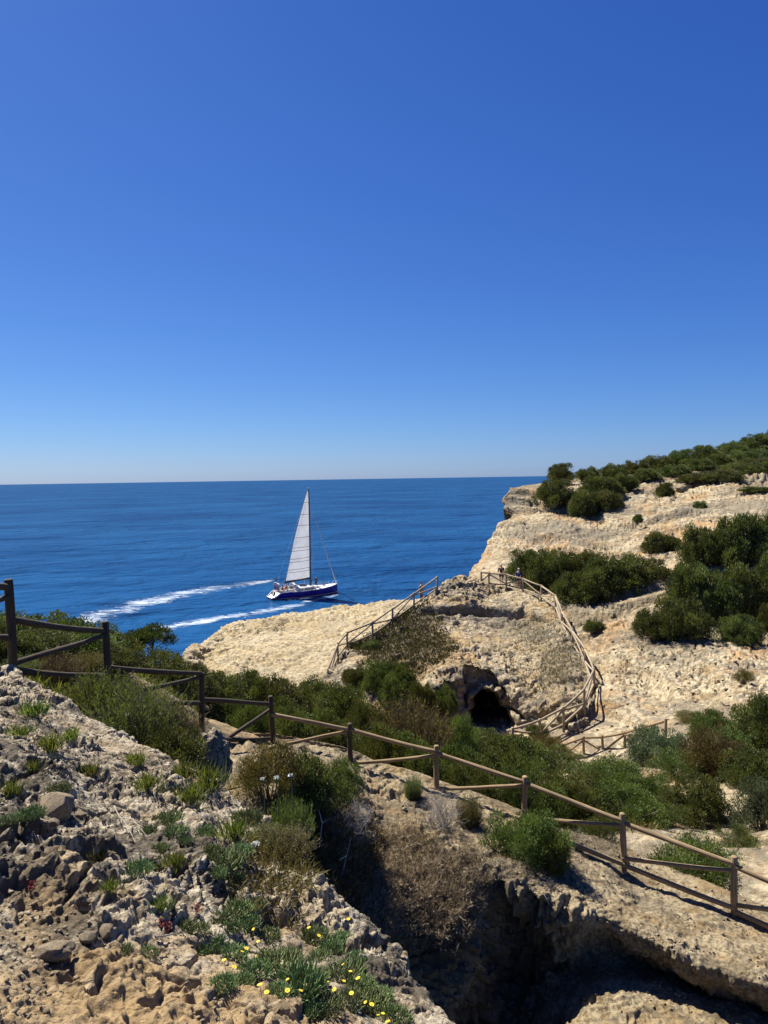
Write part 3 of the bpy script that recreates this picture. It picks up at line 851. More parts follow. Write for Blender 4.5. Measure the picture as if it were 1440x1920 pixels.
# knoll fence, from the hollow on the left over the top and down the right side
auto_fence('wooden_fence', [(676, 1306, 48.5), (643, 1297, 49), (615, 1284, 50), (633, 1235, 52), (651, 1213, 53.5), (699, 1193, 55), (736, 1167, 56.8), (776, 1138, 58), (820, 1106, 60)],
           'pale log fence climbing the left side of the rocky knoll towards the sea', 1.12, 0.070, M_WOODF)
auto_fence('wooden_fence', [(902, 1096, 63.6), (917, 1097, 63.5), (949, 1100, 63.2), (981, 1108, 62), (1015, 1122, 60), (1042, 1142, 57), (1053, 1172, 54), (1074, 1212, 50), (1097, 1248, 46.5), (1113, 1288, 43), (1096, 1328, 41), (1057, 1363, 40), (1012, 1386, 39.5), (962, 1402, 39.5)],
           'pale log fence curving from the walkers down the right side of the knoll', 1.12, 0.070, M_WOODF)
auto_fence('wooden_fence', [(1040, 1440, 37.5), (1095, 1421, 37.5), (1130, 1419, 37.2), (1172, 1413, 36.5), (1249, 1392, 34.5)],
           'short dark log fence beside the sandy path right of the cave', 1.12, 0.062, M_WOOD)

# ================================================================= plants
def leaf_mat(name, dark, light, transl=0.27, tint=0.25):
    mt, nt, b = new_mat(name)
    at = nd(nt, 'ShaderNodeAttribute', attribute_name='tone')
    oi = nd(nt, 'ShaderNodeObjectInfo')
    col = ramp(nt, at.outputs['Fac'], [(0.0, dark), (1.0, light)])
    hs = nd(nt, 'ShaderNodeHueSaturation')
    nt.links.new(col, hs.inputs['Color'])
    nt.links.new(mathn(nt, 'ADD', 0.47, mathn(nt, 'MULTIPLY', oi.outputs['Random'], 0.06)), hs.inputs['Hue'])
    nt.links.new(mathn(nt, 'ADD', 1 - tint, mathn(nt, 'MULTIPLY', oi.outputs['Random'], 2 * tint)), hs.inputs['Value'])
    nt.links.new(hs.outputs[0], b.inputs['Base Color'])
    b.inputs['Roughness'].default_value = 0.6
    b.inputs['Specular IOR Level'].default_value = 0.25
    tr = nd(nt, 'ShaderNodeBsdfTranslucent')
    nt.links.new(mixc(nt, 1.0, hs.outputs[0], (1.15, 1.1, 0.5), 'MULTIPLY'), tr.inputs['Color'])
    mx = nd(nt, 'ShaderNodeMixShader')
    mx.inputs[0].default_value = transl
    nt.links.new(b.outputs[0], mx.inputs[1]); nt.links.new(tr.outputs[0], mx.inputs[2])
    nt.links.new(mx.outputs[0], nt.nodes['Material Output'].inputs['Surface'])
    return mt
M_DARKLEAF = leaf_mat('mastic_leaf', (0.016, 0.029, 0.009), (0.138, 0.165, 0.046))
M_GREENLEAF = leaf_mat('juniper_leaf', (0.022, 0.040, 0.011), (0.145, 0.175, 0.045))
M_GREYLEAF = leaf_mat('grey_green_leaf', (0.035, 0.052, 0.030), (0.13, 0.17, 0.10))
M_BROWNLEAF = leaf_mat('heather_leaf', (0.040, 0.034, 0.014), (0.19, 0.155, 0.055))
M_HEATH = leaf_mat('heath_leaf', (0.035, 0.055, 0.016), (0.15, 0.19, 0.05), 0.4)
M_SUCC = leaf_mat('samphire_leaf', (0.07, 0.10, 0.035), (0.25, 0.32, 0.13), 0.2, 0.15)
M_DRY = leaf_mat('dry_stem', (0.11, 0.085, 0.05), (0.30, 0.25, 0.17), 0.1, 0.15)
M_SCRUB = leaf_mat('knoll_scrub_leaf', (0.020, 0.020, 0.010), (0.095, 0.088, 0.036))
def plain(name, col, rough=0.8, spec=0.3):
    mt, nt, b = new_mat(name)
    tc = nd(nt, 'ShaderNodeTexCoord').outputs['Object']
    n = noise_n(nt, tc, 30.0, 4, 0.6)
    nt.links.new(ramp(nt, n, [(0.3, tuple(c * 0.75 for c in col)), (0.7, tuple(min(1, c * 1.12) for c in col))]), b.inputs['Base Color'])
    b.inputs['Roughness'].default_value = rough
    b.inputs['Specular IOR Level'].default_value = spec
    return mt
M_BARK = plain('shrub_bark', (0.13, 0.105, 0.08))
M_TWIG = plain('bleached_twig', (0.34, 0.31, 0.27))
M_YELLOW = plain('yellow_petal', (0.75, 0.55, 0.03), 0.6)
M_YDISC = plain('flower_disc', (0.62, 0.36, 0.02))
M_WHITEFL = plain('white_umbel', (0.75, 0.76, 0.68))
M_STEM = plain('green_stem', (0.13, 0.17, 0.06))
M_RED = plain('red_leaf', (0.20, 0.035, 0.025))
M_STONE = rock_mat('loose_stone', (0.56, 0.48, 0.36), (0.36, 0.28, 0.18), (0.16, 0.15, 0.13), (0.46, 0.33, 0.18), 1.5, 7, 35, 0.5, 0.5, 0.8, 0.006)

def tubes(paths, sides=5):
    """paths: list of (points (n,3), radii (n)) -> verts, faces"""
    V, Fc, n0 = [], [], 0
    th = np.arange(sides) / sides * 2 * math.pi
    for pts_, rad in paths:
        pts_ = np.asarray(pts_, float)
        tg = np.gradient(pts_, axis=0)
        tg /= np.linalg.norm(tg, axis=1)[:, None] + 1e-9
        ref = np.array([0.3, 0.9, 0.2]) if abs(tg[0, 2]) > 0.7 else np.array([0, 0, 1.0])
        u = np.cross(tg, ref); u /= np.linalg.norm(u, axis=1)[:, None] + 1e-9
        w = np.cross(tg, u)
        rad = np.asarray(rad, float)
        ring = pts_[:, None, :] + rad[:, None, None] * (np.cos(th)[None, :, None] * u[:, None, :] + np.sin(th)[None, :, None] * w[:, None, :])
        k = len(pts_)
        i = n0 + np.arange(k * sides).reshape(k, sides)
        j = np.roll(i, -1, 1)
        Fc.append(np.stack([i[:-1], j[:-1], j[1:], i[1:]], -1).reshape(-1, 4))
        V.append(ring.reshape(-1, 3)); n0 += k * sides
    return np.concatenate(V), np.concatenate(Fc)

def leaves(pos, dirs, L, W, tone, r):
    """diamond leaves, slightly folded; pos, dirs (n,3)"""
    n = len(pos)
    dirs = dirs / (np.linalg.norm(dirs, axis=1)[:, None] + 1e-9)
    rnd = r.normal(size=(n, 3))
    side = np.cross(dirs, rnd); side /= np.linalg.norm(side, axis=1)[:, None] + 1e-9
    nrm = np.cross(dirs, side)
    L = L * r.uniform(0.65, 1.35, (n, 1)); W = W * r.uniform(0.7, 1.3, (n, 1))
    v = np.stack([pos, pos + dirs * L * 0.5 + side * W * 0.5 + nrm * W * 0.2, pos + dirs * L, pos + dirs * L * 0.5 - side * W * 0.5 + nrm * W * 0.2], 1)
    f = np.arange(n * 4).reshape(n, 4)
    return v.reshape(-1, 3), f, np.repeat(tone, 4)

def bush_protos(key, nleaf, nlump, L, W, mat, seed, flat=0.75, up=0.5):
    """crown of many leaf clumps over a domed outline of radius 1 and height ~flat*1.3; and its stems"""
    r = np.random.default_rng(seed)
    c = r.normal(size=(nlump, 3)); c[:, 2] = np.abs(c[:, 2]) * 0.9 + 0.05
    c /= np.linalg.norm(c, axis=1)[:, None]
    rad = r.uniform(0.45, 0.95, nlump)
    out = r.random(nlump) < 0.14
    rad = np.where(out, rad + 0.16, rad)
    c = c * rad[:, None]
    lr = np.where(out, r.uniform(0.09, 0.16, nlump), r.uniform(0.13, 0.36, nlump))
    which = r.choice(nlump, nleaf, p=lr ** 2 / (lr ** 2).sum())
    dv = r.normal(size=(nleaf, 3)); dv[:, 2] += 0.35
    dv /= np.linalg.norm(dv, axis=1)[:, None]
    # twigs inside a clump give tufts rather than an even shell
    tw = r.normal(size=(nlump, 14, 3)); tw[..., 2] += 0.35
    tw /= np.linalg.norm(tw, axis=2)[..., None]
    tk = tw[which, r.integers(0, 14, nleaf)]
    dv = dv * 0.42 + tk * 0.8
    dv /= np.linalg.norm(dv, axis=1)[:, None]
    rr = lr[which] * (r.uniform(0.25, 1.12, nleaf) ** 0.6)
    pos = c[which] + dv * rr[:, None]
    pos[:, 2] = np.maximum(pos[:, 2], -0.1) * flat * 1.25
    ld = dv * 0.8 + r.normal(size=(nleaf, 3)) * 0.45 + np.array([0, 0, up])
    clump = r.uniform(0, 1, nlump)[which]
    tone = np.clip(0.55 * clump ** 1.3 + 0.40 * r.uniform(0, 1, nleaf) + 0.1 * (rr / lr[which]), 0, 1)
    v, f, t = leaves(pos, ld, L, W, tone, r)
    crown = mesh_np(key + '_crown', v, f, mat, smooth=False, attrs={'tone': t})
    paths = []
    for k in range(0, nlump, 2):
        e = c[k] * np.array([1, 1, flat * 1.25])
        s = np.array([r.uniform(-.08, .08), r.uniform(-.08, .08), -0.35])
        mid = (s + e) / 2 + r.normal(size=3) * 0.07
        q = np.array([s, (s + mid) / 2 + r.normal(size=3) * .03, mid, (mid + e) / 2 + r.normal(size=3) * .03, e])
        paths.append((q, np.linspace(0.03, 0.008, 5)))
    v, f = tubes(paths, 5)
    stems = mesh_np(key + '_stems', v, f, M_BARK)
    return crown, stems

PROTO = {}
for k in range(3):
    PROTO['far', k] = bush_protos('far_bush', 24000, 70, 0.048, 0.031, M_DARKLEAF, 200 + k, 0.62)
    PROTO['mid', k] = bush_protos('mid_bush', 22000, 64, 0.055, 0.026, M_DARKLEAF, 210 + k, 0.75)
    PROTO['green', k] = bush_protos('green_bush', 22000, 64, 0.055, 0.017, M_GREENLEAF, 220 + k, 0.75, 0.7)
for k in range(2):
    PROTO['grey', k] = bush_protos('grey_bush', 18000, 56, 0.06, 0.022, M_GREYLEAF, 230 + k, 0.8, 0.6)
    PROTO['brown', k] = bush_protos('brown_bush', 20000, 56, 0.06, 0.016, M_BROWNLEAF, 240 + k, 0.85, 0.9)

def heath_proto(seed, nst=620, nl=24, mat=None, dry=False, h=1.15):
    """upright feathery shrub: many thin stems carrying needle leaves"""
    r = np.random.default_rng(seed)
    paths, P_, D_, T_ = [], [], [], []
    for k in range(nst):
        a = r.uniform(0, 2 * math.pi); rad = math.sqrt(r.uniform(0, 1)) * 0.75
        b0 = np.array([math.cos(a) * rad * 0.6, math.sin(a) * rad * 0.6, -0.15])
        hh = h * r.uniform(0.45, 1.0) * (1.05 - 0.55 * rad ** 2)
        lean = np.array([math.cos(a), math.sin(a), 0]) * rad * 0.55 + r.normal(size=3) * 0.10
        lean[2] = 0
        pts_ = np.array([b0 + lean * t ** 1.5 + np.array([0, 0, hh * t]) for t in (0, 0.33, 0.66, 1)])
        paths.append((pts_, [0.007, 0.006, 0.004, 0.002]))
        t = r.uniform(0.25, 1.0, nl)
        p = b0 + lean * t[:, None] ** 1.5 + np.array([0, 0, 1.0]) * (hh * t[:, None])
        d = r.normal(size=(nl, 3)) * 0.55 + np.array([0, 0, 0.9]) + lean
        P_.append(p); D_.append(d); T_.append(np.clip(r.uniform(0, 1) * 0.6 + 0.4 * t * r.uniform(0.5, 1, nl), 0, 1))
    v, f, t = leaves(np.concatenate(P_), np.concatenate(D_), 0.075, 0.012, np.concatenate(T_), r)
    fol = mesh_np('heath_foliage', v, f, mat or M_HEATH, smooth=False, attrs={'tone': t})
    v, f = tubes(paths, 3)
    return fol, mesh_np('heath_stems', v, f, M_BARK)
PROTO['heath', 0] = heath_proto(301)
PROTO['heath', 1] = heath_proto(302, mat=M_BROWNLEAF)
PROTO['heath', 2] = heath_proto(303, 420, 20)

def twig_proto(seed, n=60, depth=3):
    """leafless grey shrub of forking twigs"""
    r = np.random.default_rng(seed)
    paths = []
    def grow(p, d, l, rad, lv):
        q = [p]
        for _ in range(3):
            d = d + r.normal(size=3) * 0.22; d /= np.linalg.norm(d)
            q.append(q[-1] + d * l / 3)
        paths.append((np.array(q), np.linspace(rad, rad * 0.6, 4)))
        if lv:
            for _ in range(2 if r.random() < 0.6 else 3):
                grow(q[-1] if r.random() < .6 else q[2], d + r.normal(size=3) * 0.5, l * 0.72, rad * 0.62, lv - 1)
    for k in range(n):
        a = r.uniform(0, 2 * math.pi)
        grow(np.array([r.uniform(-.3, .3), r.uniform(-.3, .3), -.1]), np.array([math.cos(a) * 0.8, math.sin(a) * 0.8, r.uniform(0.4, 1.2)]), 0.42, 0.010, depth)
    v, f = tubes(paths, 4)
    return mesh_np('bare_twigs', v, f, M_TWIG)
PROTO['twig', 0] = (twig_proto(311), None)

_SV = np.concatenate([SURF[k][0][::2] for k in ('hillside', 'fence_mound', 'rock_knoll', 'rock_slab', 'rock_outcrop')])
def ground(X, Y, z):
    """height of the land at a plan position (highest surface there)"""
    r2 = (_SV[:, 0] - X) ** 2 + (_SV[:, 1] - Y) ** 2
    k = r2 < (0.012 * Y) ** 2
    if not k.any():
        return z
    return float(np.percentile(_SV[k, 2], 80))
ORD = ['first', 'second', 'third', 'fourth', 'fifth', 'sixth', 'seventh', 'eighth', 'ninth', 'tenth', 'eleventh', 'twelfth', 'thirteenth', 'fourteenth', 'fifteenth', 'sixteenth', 'seventeenth', 'eighteenth', 'nineteenth', 'twentieth', 'twenty-first', 'twenty-second', 'twenty-third', 'twenty-fourth']
def plant(kind, k, px, py, d, wpx, hpx, label, name='bush', cat='bush', group=None, rz=None, stems=True, tilt=0.0):
    """a bush whose foot is seen at (px, py), depth d, filling about wpx x hpx photo pixels"""
    crown, st = PROTO[kind, k]
    if kind in ('mid', 'green') and d > 17:
        hpx *= 0.88
    if kind == 'far':
        wpx, hpx = wpx * (0.95 if d > 78 else 0.92), hpx * (0.80 if d > 78 else 0.90)
    base = P(px, py, d)
    s = wpx * d / F / 2.0 * 1.02
    ztop = P(px, py - hpx, d)[2]
    zt = ground(base[0], base[1], base[2])
    if abs(zt - base[2]) < 2.5:
        base[2] = zt - 0.04
        h0 = hpx * d / F
        hh = max(ztop - base[2], 0.55 * h0)
        if hh > 1.3 * h0:
            hh = 1.3 * h0
            base[2] = ztop - hh
        hpx = hh * F / d
    nat = {'far': 0.86, 'mid': 1.0, 'green': 1.0, 'grey': 1.05, 'brown': 1.12, 'heath': 1.15, 'twig': 0.9}[kind]
    sz = hpx * d / F / nat
    o = thing(name, base, label, cat, group, random.uniform(0, 6.28) if rz is None else rz, (s, s * random.uniform(0.9, 1.15), sz))
    link('foliage' if kind != 'twig' else 'twigs', crown, o)
    if st and stems:
        link('stems', st, o)
    return o

def row(kind, lst, phrase, name='bush', group=None, dz=1.0):
    """several look-alike bushes named by their order from the left"""
    lst = sorted(lst, key=lambda q: q[0])
    nk = len([1 for a in PROTO if a[0] == kind])
    for i, q in enumerate(lst):
        lab = phrase.format(n=ORD[i] if i < len(lst) - 1 else 'rightmost')
        if i == 0:
            lab = phrase.format(n='leftmost')
        plant(kind, random.randrange(nk), *q, lab, name, 'bush', group)

# headland: skyline, plateau and slope bushes (foot px, foot py, depth, width, height)
row('far', [(1052, 896, 95, 62, 34), (1102, 893, 97, 50, 27), (1150, 889, 98, 58, 30), (1192, 884, 100, 54, 28), (1232, 878, 102, 62, 32), (1278, 870, 104, 66, 34), (1326, 862, 107, 66, 34), (1374, 852, 110, 66, 36), (1420, 842, 112, 66, 38), (1466, 832, 113, 66, 38)],
    'dark rounded bush on the headland skyline, {n} along the ridge', group='headland skyline bushes')
row('far', [(1215, 905, 93, 62, 34), (1262, 897, 94, 66, 34), (1310, 892, 96, 70, 40), (1352, 884, 98, 72, 42), (1398, 876, 99, 76, 44), (1444, 866, 100, 76, 46)],
    'green bush in the row just below the headland ridge, {n} of that row', group='bushes below the ridge')
row('far', [(1298, 918, 86, 70, 36), (1340, 928, 84, 84, 56), (1386, 915, 87, 80, 54), (1432, 908, 86, 80, 54), (1415, 893, 92, 80, 44)],
    'bush in the big thicket at the right end of the headland plateau, {n} in it', group='plateau thicket bushes')
row('far', [(1418, 937, 76, 70, 20), (1245, 926, 82, 36, 26)], 'low bush on the bare headland plateau, {n} of two', group='low plateau bushes')
plant('far', 0, 1040, 934, 85, 80, 44, 'dark bush nearest the cliff corner of the headland')
plant('far', 1, 1098, 950, 82, 70, 46, 'dark bush at the left front of the plateau clump')
plant('far', 2, 1136, 950, 82, 66, 42, 'dark bush at the right front of the plateau clump')
plant('far', 0, 1130, 928, 86, 86, 44, 'dark bush behind the plateau clump, beside the sandy trail')
plant('far', 1, 1172, 915, 88, 60, 40, 'dark bush at the top end of the plateau clump by the trail')
plant('far', 2, 1313, 953, 74, 28, 16, 'tiny isolated bush on the pale ledge below the plateau')
plant('far', 0, 1195, 975, 74, 22, 12, 'small tuft on the grey rock band of the headland')
row('far', [(985, 1082, 67, 90, 58), (1035, 1090, 65, 100, 72), (1085, 1075, 66, 100, 58)], 'dark bush in the thicket right behind the two walkers, {n} of three', group='thicket behind the walkers')
row('far', [(1090, 1132, 60, 110, 84), (1150, 1120, 61, 120, 96), (1210, 1108, 61, 100, 78)], 'large dark bush on the slope right of the walkers, {n} of three', group='large slope bushes')
plant('far', 1, 1243, 1028, 67, 74, 42, 'lone dark bush above the slope trail on pale rock')
row('far', [(1320, 1040, 61, 84, 74), (1376, 1048, 60, 104, 92), (1436, 1040, 60, 104, 88)], 'bush in the upper thicket at the right edge, {n} of three', group='upper right thicket')
row('far', [(1292, 1110, 54, 96, 60), (1348, 1128, 53, 110, 84), (1410, 1122, 53, 120, 88), (1454, 1100, 53, 100, 80)], 'bush in the middle thicket at the right edge, {n} of four', group='middle right thicket')
row('far', [(1228, 1190, 49.5, 86, 58), (1276, 1192, 49, 116, 92)], 'dark bush at the lower left of the right-hand thickets, {n} of two', group='lower thicket')
plant('far', 2, 1388, 1192, 48, 86, 46, 'low round bush on sand below the right-hand thickets')
plant('far', 0, 1446, 1168, 49, 50, 40, 'bush cut by the right edge above the sandy slope')
plant('far', 1, 1114, 1176, 52.5, 46, 19, 'small isolated bush on pale rock right of the knoll fence')

# knoll: scrub at its left foot
row('far', [(668, 1286, 46.5, 60, 42), (712, 1288, 45.5, 74, 58), (758, 1282, 45, 60, 40), (790, 1322, 43, 70, 48), (832, 1318, 43, 56, 40), (745, 1312, 44, 84, 56)], 'dark bush at the left foot of the knoll, {n} there', group='bushes at the foot of the knoll')
row('far', [(700, 1218, 53, 40, 20), (668, 1212, 54, 34, 14)], 'small green tuft beside the fence left of the knoll, {n} of two', group='tufts by the knoll fence')
for (x, y, d, w, h, l) in [(968, 1398, 38.5, 60, 26, 'small green bush just below the cave mouth'), (1006, 1372, 39.8, 46, 18, 'low tuft behind the fence corner right of the cave'), (905, 1394, 39.5, 90, 34, 'green bush under the cave opening')]:
    plant('far', 1, x, y, d, w, h, l)
for (x, y, d, w, h, l) in [(1290, 1358, 36, 60, 22, 'dry tuft on the sandy slope right of the path'), (1120, 1352 - 40, 43, 30, 12, 'tiny dry tuft on sand beside the fence bend'), (1395, 1272, 38, 40, 16, 'small tuft on pale rock at the right')]:
    plant('brown', 0, x, y, d, w, h, l)

# valley between the two fences
row('mid', [(412, 1318, 27, 110, 62), (470, 1316, 30, 110, 62), (535, 1338, 30, 120, 74), (600, 1330, 33, 110, 60), (648, 1352, 29, 120, 78)], 'dense dark bush in the hollow left of the knoll, {n} of five', group='bushes in the left hollow')
row('mid', [(430, 1385, 20, 110, 86), (575, 1410, 20, 150, 96), (690, 1440, 19.5, 150, 92), (520, 1385, 22, 120, 84), (470, 1388, 18.5, 100, 74), (560, 1400, 18.2, 110, 74), (630, 1418, 18.4, 110, 78), (725, 1448, 18.0, 100, 80)], 'dark bush directly behind the near fence left of centre, {n} of eight', group='bushes behind the near fence')
plant('heath', 1, 770, 1400, 23, 190, 118, 'tall feathery bush with rusty tips in front of the knoll', 'heath_bush')
plant('green', 0, 690, 1368, 24, 90, 74, 'bright green bush on the left of the rusty feathery one')
plant('green', 1, 850, 1400, 24, 110, 78, 'green bush between the rusty feathery one and the cave')
row('mid', [(760, 1470, 19.5, 170, 100), (850, 1485, 19, 150, 104), (930, 1500, 18.5, 150, 108), (900, 1440, 25, 130, 78), (985, 1458, 25, 140, 78), (800, 1470, 17.6, 110, 80), (880, 1500, 17.2, 110, 84), (960, 1530, 17.0, 120, 90)], 'dark green bush behind the middle of the near fence, {n} of eight', group='bushes behind the fence middle')
row('green', [(1010, 1520, 18.5, 160, 104), (1085, 1530, 19, 160, 100), (1160, 1540, 19.5, 150, 92), (1050, 1462, 27, 120, 66), (1130, 1480, 24, 150, 70), (1200, 1500, 23, 130, 70), (1240, 1545, 20.5, 110, 62)], 'green bush in the gully thicket right of centre, {n} of seven', group='gully thicket')
plant('brown', 1, 1025, 1418, 34, 90, 50, 'brown twiggy bush at the left end of the short fence')
plant('grey', 0, 1232, 1440, 30, 116, 84, 'grey-green bush at the right end of the short fence')
plant('brown', 0, 1342, 1448, 25.5, 130, 76, 'brownish twiggy bush right of the grey-green one')
plant('mid', 2, 1372, 1425, 27.5, 110, 70, 'dark bush behind the brownish twiggy one')
plant('mid', 1, 1330, 1372, 33, 90, 44, 'low dark bush on the sandy slope behind the brownish one')
plant('mid', 0, 1425, 1385, 31, 110, 96, 'dark bush cut by the right edge at mid height')
plant('mid', 0, 1425, 1472, 24, 120, 78, 'dark bush at the right edge over the gully')
plant('grey', 1, 1428, 1545, 20, 110, 84, 'grey-green bush at the right edge beside the gully')
plant('mid', 2, 1312, 1530, 21.5, 120, 84, 'dark bush over the rocky gully on the right')
plant('green', 2, 1280, 1460, 26, 120, 64, 'bright green bush in front of the grey-green one')
plant('green', 0, 1385, 1600, 17.5, 90, 54, 'low bush on sand behind the near fence at the right')
plant('green', 1, 1292, 1655, 14.8, 176, 96, 'round bush on sand behind the rails, between the last two posts')
plant('green', 2, 1120, 1592, 15.4, 84, 66, 'bush against the rails left of the tall lit post')
# on the mound and around the near fence
plant('green', 1, 985, 1612, 13.4, 150, 104, 'bright green bush in front of the fence on the mound')
plant('green', 2, 1035, 1618, 13.0, 70, 60, 'small green bush right beside the bright one on the mound')
plant('twig', 0, 822, 1528, 14.0, 110, 62, 'leafless grey twig bush on the mound', 'dead_bush')
plant('heath', 0, 775, 1490, 15.0, 46, 44, 'small light green tuft beside the dead bush')
plant('heath', 1, 880, 1540, 14.2, 64, 62, 'upright brownish tuft right of the dead bush', 'heath_bush')
plant('mid', 0, 592, 1515, 11.2, 130, 96, 'dark bush at the head of the shaded gully')
plant('green', 1, 645, 1475, 12.2, 80, 56, 'green topped bush above the shaded gully')
plant('brown', 0, 505, 1468, 11.0, 140, 70, 'reddish brown low bush left of the gully head')
plant('twig', 0, 665, 1538, 11.4, 100, 44, 'grey dead twigs under the gully bush', 'dead_bush')
plant('heath', 0, 545, 1572, 6.7, 110, 96, 'bright yellow-green feathery plant on the outcrop edge', 'heath_bush')
plant('heath', 2, 255, 1392, 8.3, 210, 140, 'tall feathery green shrub behind the outcrop', 'heath_bush')
plant('heath', 0, 190, 1345, 8.9, 150, 105, 'feathery shrub in front of the second fence post', 'heath_bush')
plant('heath', 1, 320, 1400, 8.6, 130, 110, 'brown tinged feathery shrub right of the tall one', 'heath_bush')
plant('mid', 1, 330, 1450, 7.9, 150, 84, 'dark bush in the shade below the feathery shrubs')
plant('heath', 1, 530, 1700, 5.2, 150, 120, 'dry brown shrub among the yellow flowers', 'heath_bush')
plant('heath', 0, 500, 1655, 5.3, 120, 84, 'grey-green shrub above the yellow flowers', 'heath_bush')
# left, behind the fence, against the sea
row('mid', [(-30, 1245, 12, 130, 78), (35, 1256, 12.6, 130, 74), (95, 1258, 13.2, 130, 78), (155, 1262, 13.6, 120, 74), (220, 1285, 13.2, 110, 70)], 'bush close behind the first two fence bays, {n} of five', group='bushes behind the first fence bays')
row('heath', [(40, 1262, 11.5, 100, 44), (110, 1268, 11.8, 110, 52), (165, 1262, 12.6, 90, 50)], 'feathery shrub just behind the first fence bay, {n} of three', 'heath_bush', 'shrubs behind the first fence bay')
row('mid', [(-40, 1250, 15, 200, 100), (70, 1232, 16, 190, 88), (150, 1252, 15.5, 170, 92), (230, 1262, 16.5, 160, 74), (300, 1288, 18, 140, 74), (10, 1215, 17.5, 150, 66), (350, 1300, 20, 110, 56)], 'dark coastal bush behind the fence at the left, {n} of seven', group='coastal bushes at the left')

# small windswept tree against the sea
def pine():
    base = P(288, 1252, 21.0)
    t = thing('small_tree', base, 'small dark windswept tree standing out against the sea', 'tree')
    r = np.random.default_rng(401)
    paths = [(np.array([[0, 0, -.4], [.03, 0, .2], [-.04, .02, .5], [.02, 0, .75], [.05, 0, 1.0]]), [.06, .05, .045, .035, .02])]
    ends = []
    for k in range(11):
        a = r.uniform(0, 6.28); z0 = r.uniform(.35, .9)
        e = np.array([math.cos(a) * r.uniform(.25, .6), math.sin(a) * r.uniform(.25, .5), z0 + r.uniform(.1, .35)])
        paths.append((np.array([[0, 0, z0], e * np.array([.5, .5, 1]) * .5 + np.array([0, 0, z0 * .5]), e]), [.02, .015, .006])); ends.append(e)
    v, f = tubes(paths, 6)
    link('trunk', mesh_np('pine_trunk', v, f, M_BARK), t)
    ends = np.array(ends + [[0.05, 0, 1.12], [.3, 0, 1.0], [-.2, .1, .95]])
    w = r.integers(0, len(ends), 11000)
    dv = r.normal(size=(11000, 3)); dv /= np.linalg.norm(dv, axis=1)[:, None]
    pos = ends[w] + dv * np.array([.27, .27, .15]) * r.uniform(.2, 1, (11000, 1))
    v, f, tn = leaves(pos, dv + np.array([0, 0, .6]), .055, .024, r.uniform(0, 1, 11000) * .5, r)
    link('crown', mesh_np('pine_crown', v, f, M_DARKLEAF, smooth=False, attrs={'tone': tn}), t)
pine()

# ================================================================= foreground plants and stones
def samphire_proto(seed, n=330):
    """mound of fleshy finger leaves"""
    r = np.random.default_rng(seed)
    V, Fc, T, n0 = [], [], [], 0
    th = np.arange(4) / 4 * 2 * math.pi
    for k in range(n):
        a = r.uniform(0, 6.28); rad = math.sqrt(r.uniform(0, 1))
        b0 = np.array([math.cos(a) * rad * .85, math.sin(a) * rad * .85, 0.25 * (1 - rad ** 2) - .1])
        d = np.array([math.cos(a) * rad * .55, math.sin(a) * rad * .55, 1.0]) + r.normal(size=3) * .28
        d /= np.linalg.norm(d)
        u = np.cross(d, [0.2, 0.9, 0.1]); u /= np.linalg.norm(u); w = np.cross(d, u)
        L = r.uniform(.28, .55); W = r.uniform(.026, .042)
        bend = r.normal(size=3) * .06
        for t, q in ((0, .55), (.35, 1.0), (.75, .9), (1, .08)):
            c = b0 + d * L * t + bend * t * t
            V.append(c + W * q * (np.cos(th)[:, None] * u + np.sin(th)[:, None] * w * .7))
        i = n0 + np.arange(16).reshape(4, 4); j = np.roll(i, -1, 1)
        Fc.append(np.stack([i[:-1], j[:-1], j[1:], i[1:]], -1).reshape(-1, 4))
        T += [r.uniform(0.1, 1)] * 16
        n0 += 16
    return mesh_np('samphire_leaves', np.concatenate(V), np.concatenate(Fc), M_SUCC, attrs={'tone': T})
SAMPH = [samphire_proto(501), samphire_proto(502), samphire_proto(503, 240)]
def grass_proto(seed, n=150):
    r = np.random.default_rng(seed)
    pos = np.zeros((n, 3)); pos[:, :2] = r.normal(size=(n, 2)) * .3; pos[:, 2] = -.1
    d = r.normal(size=(n, 3)) * .45 + np.array([0, 0, 1])
    v, f, t = leaves(pos, d, .95, .06, r.uniform(0, 1, n), r)
    return mesh_np('tuft_blades', v, f, M_HEATH, smooth=False, attrs={'tone': t})
TUFT = [grass_proto(511), grass_proto(512)]

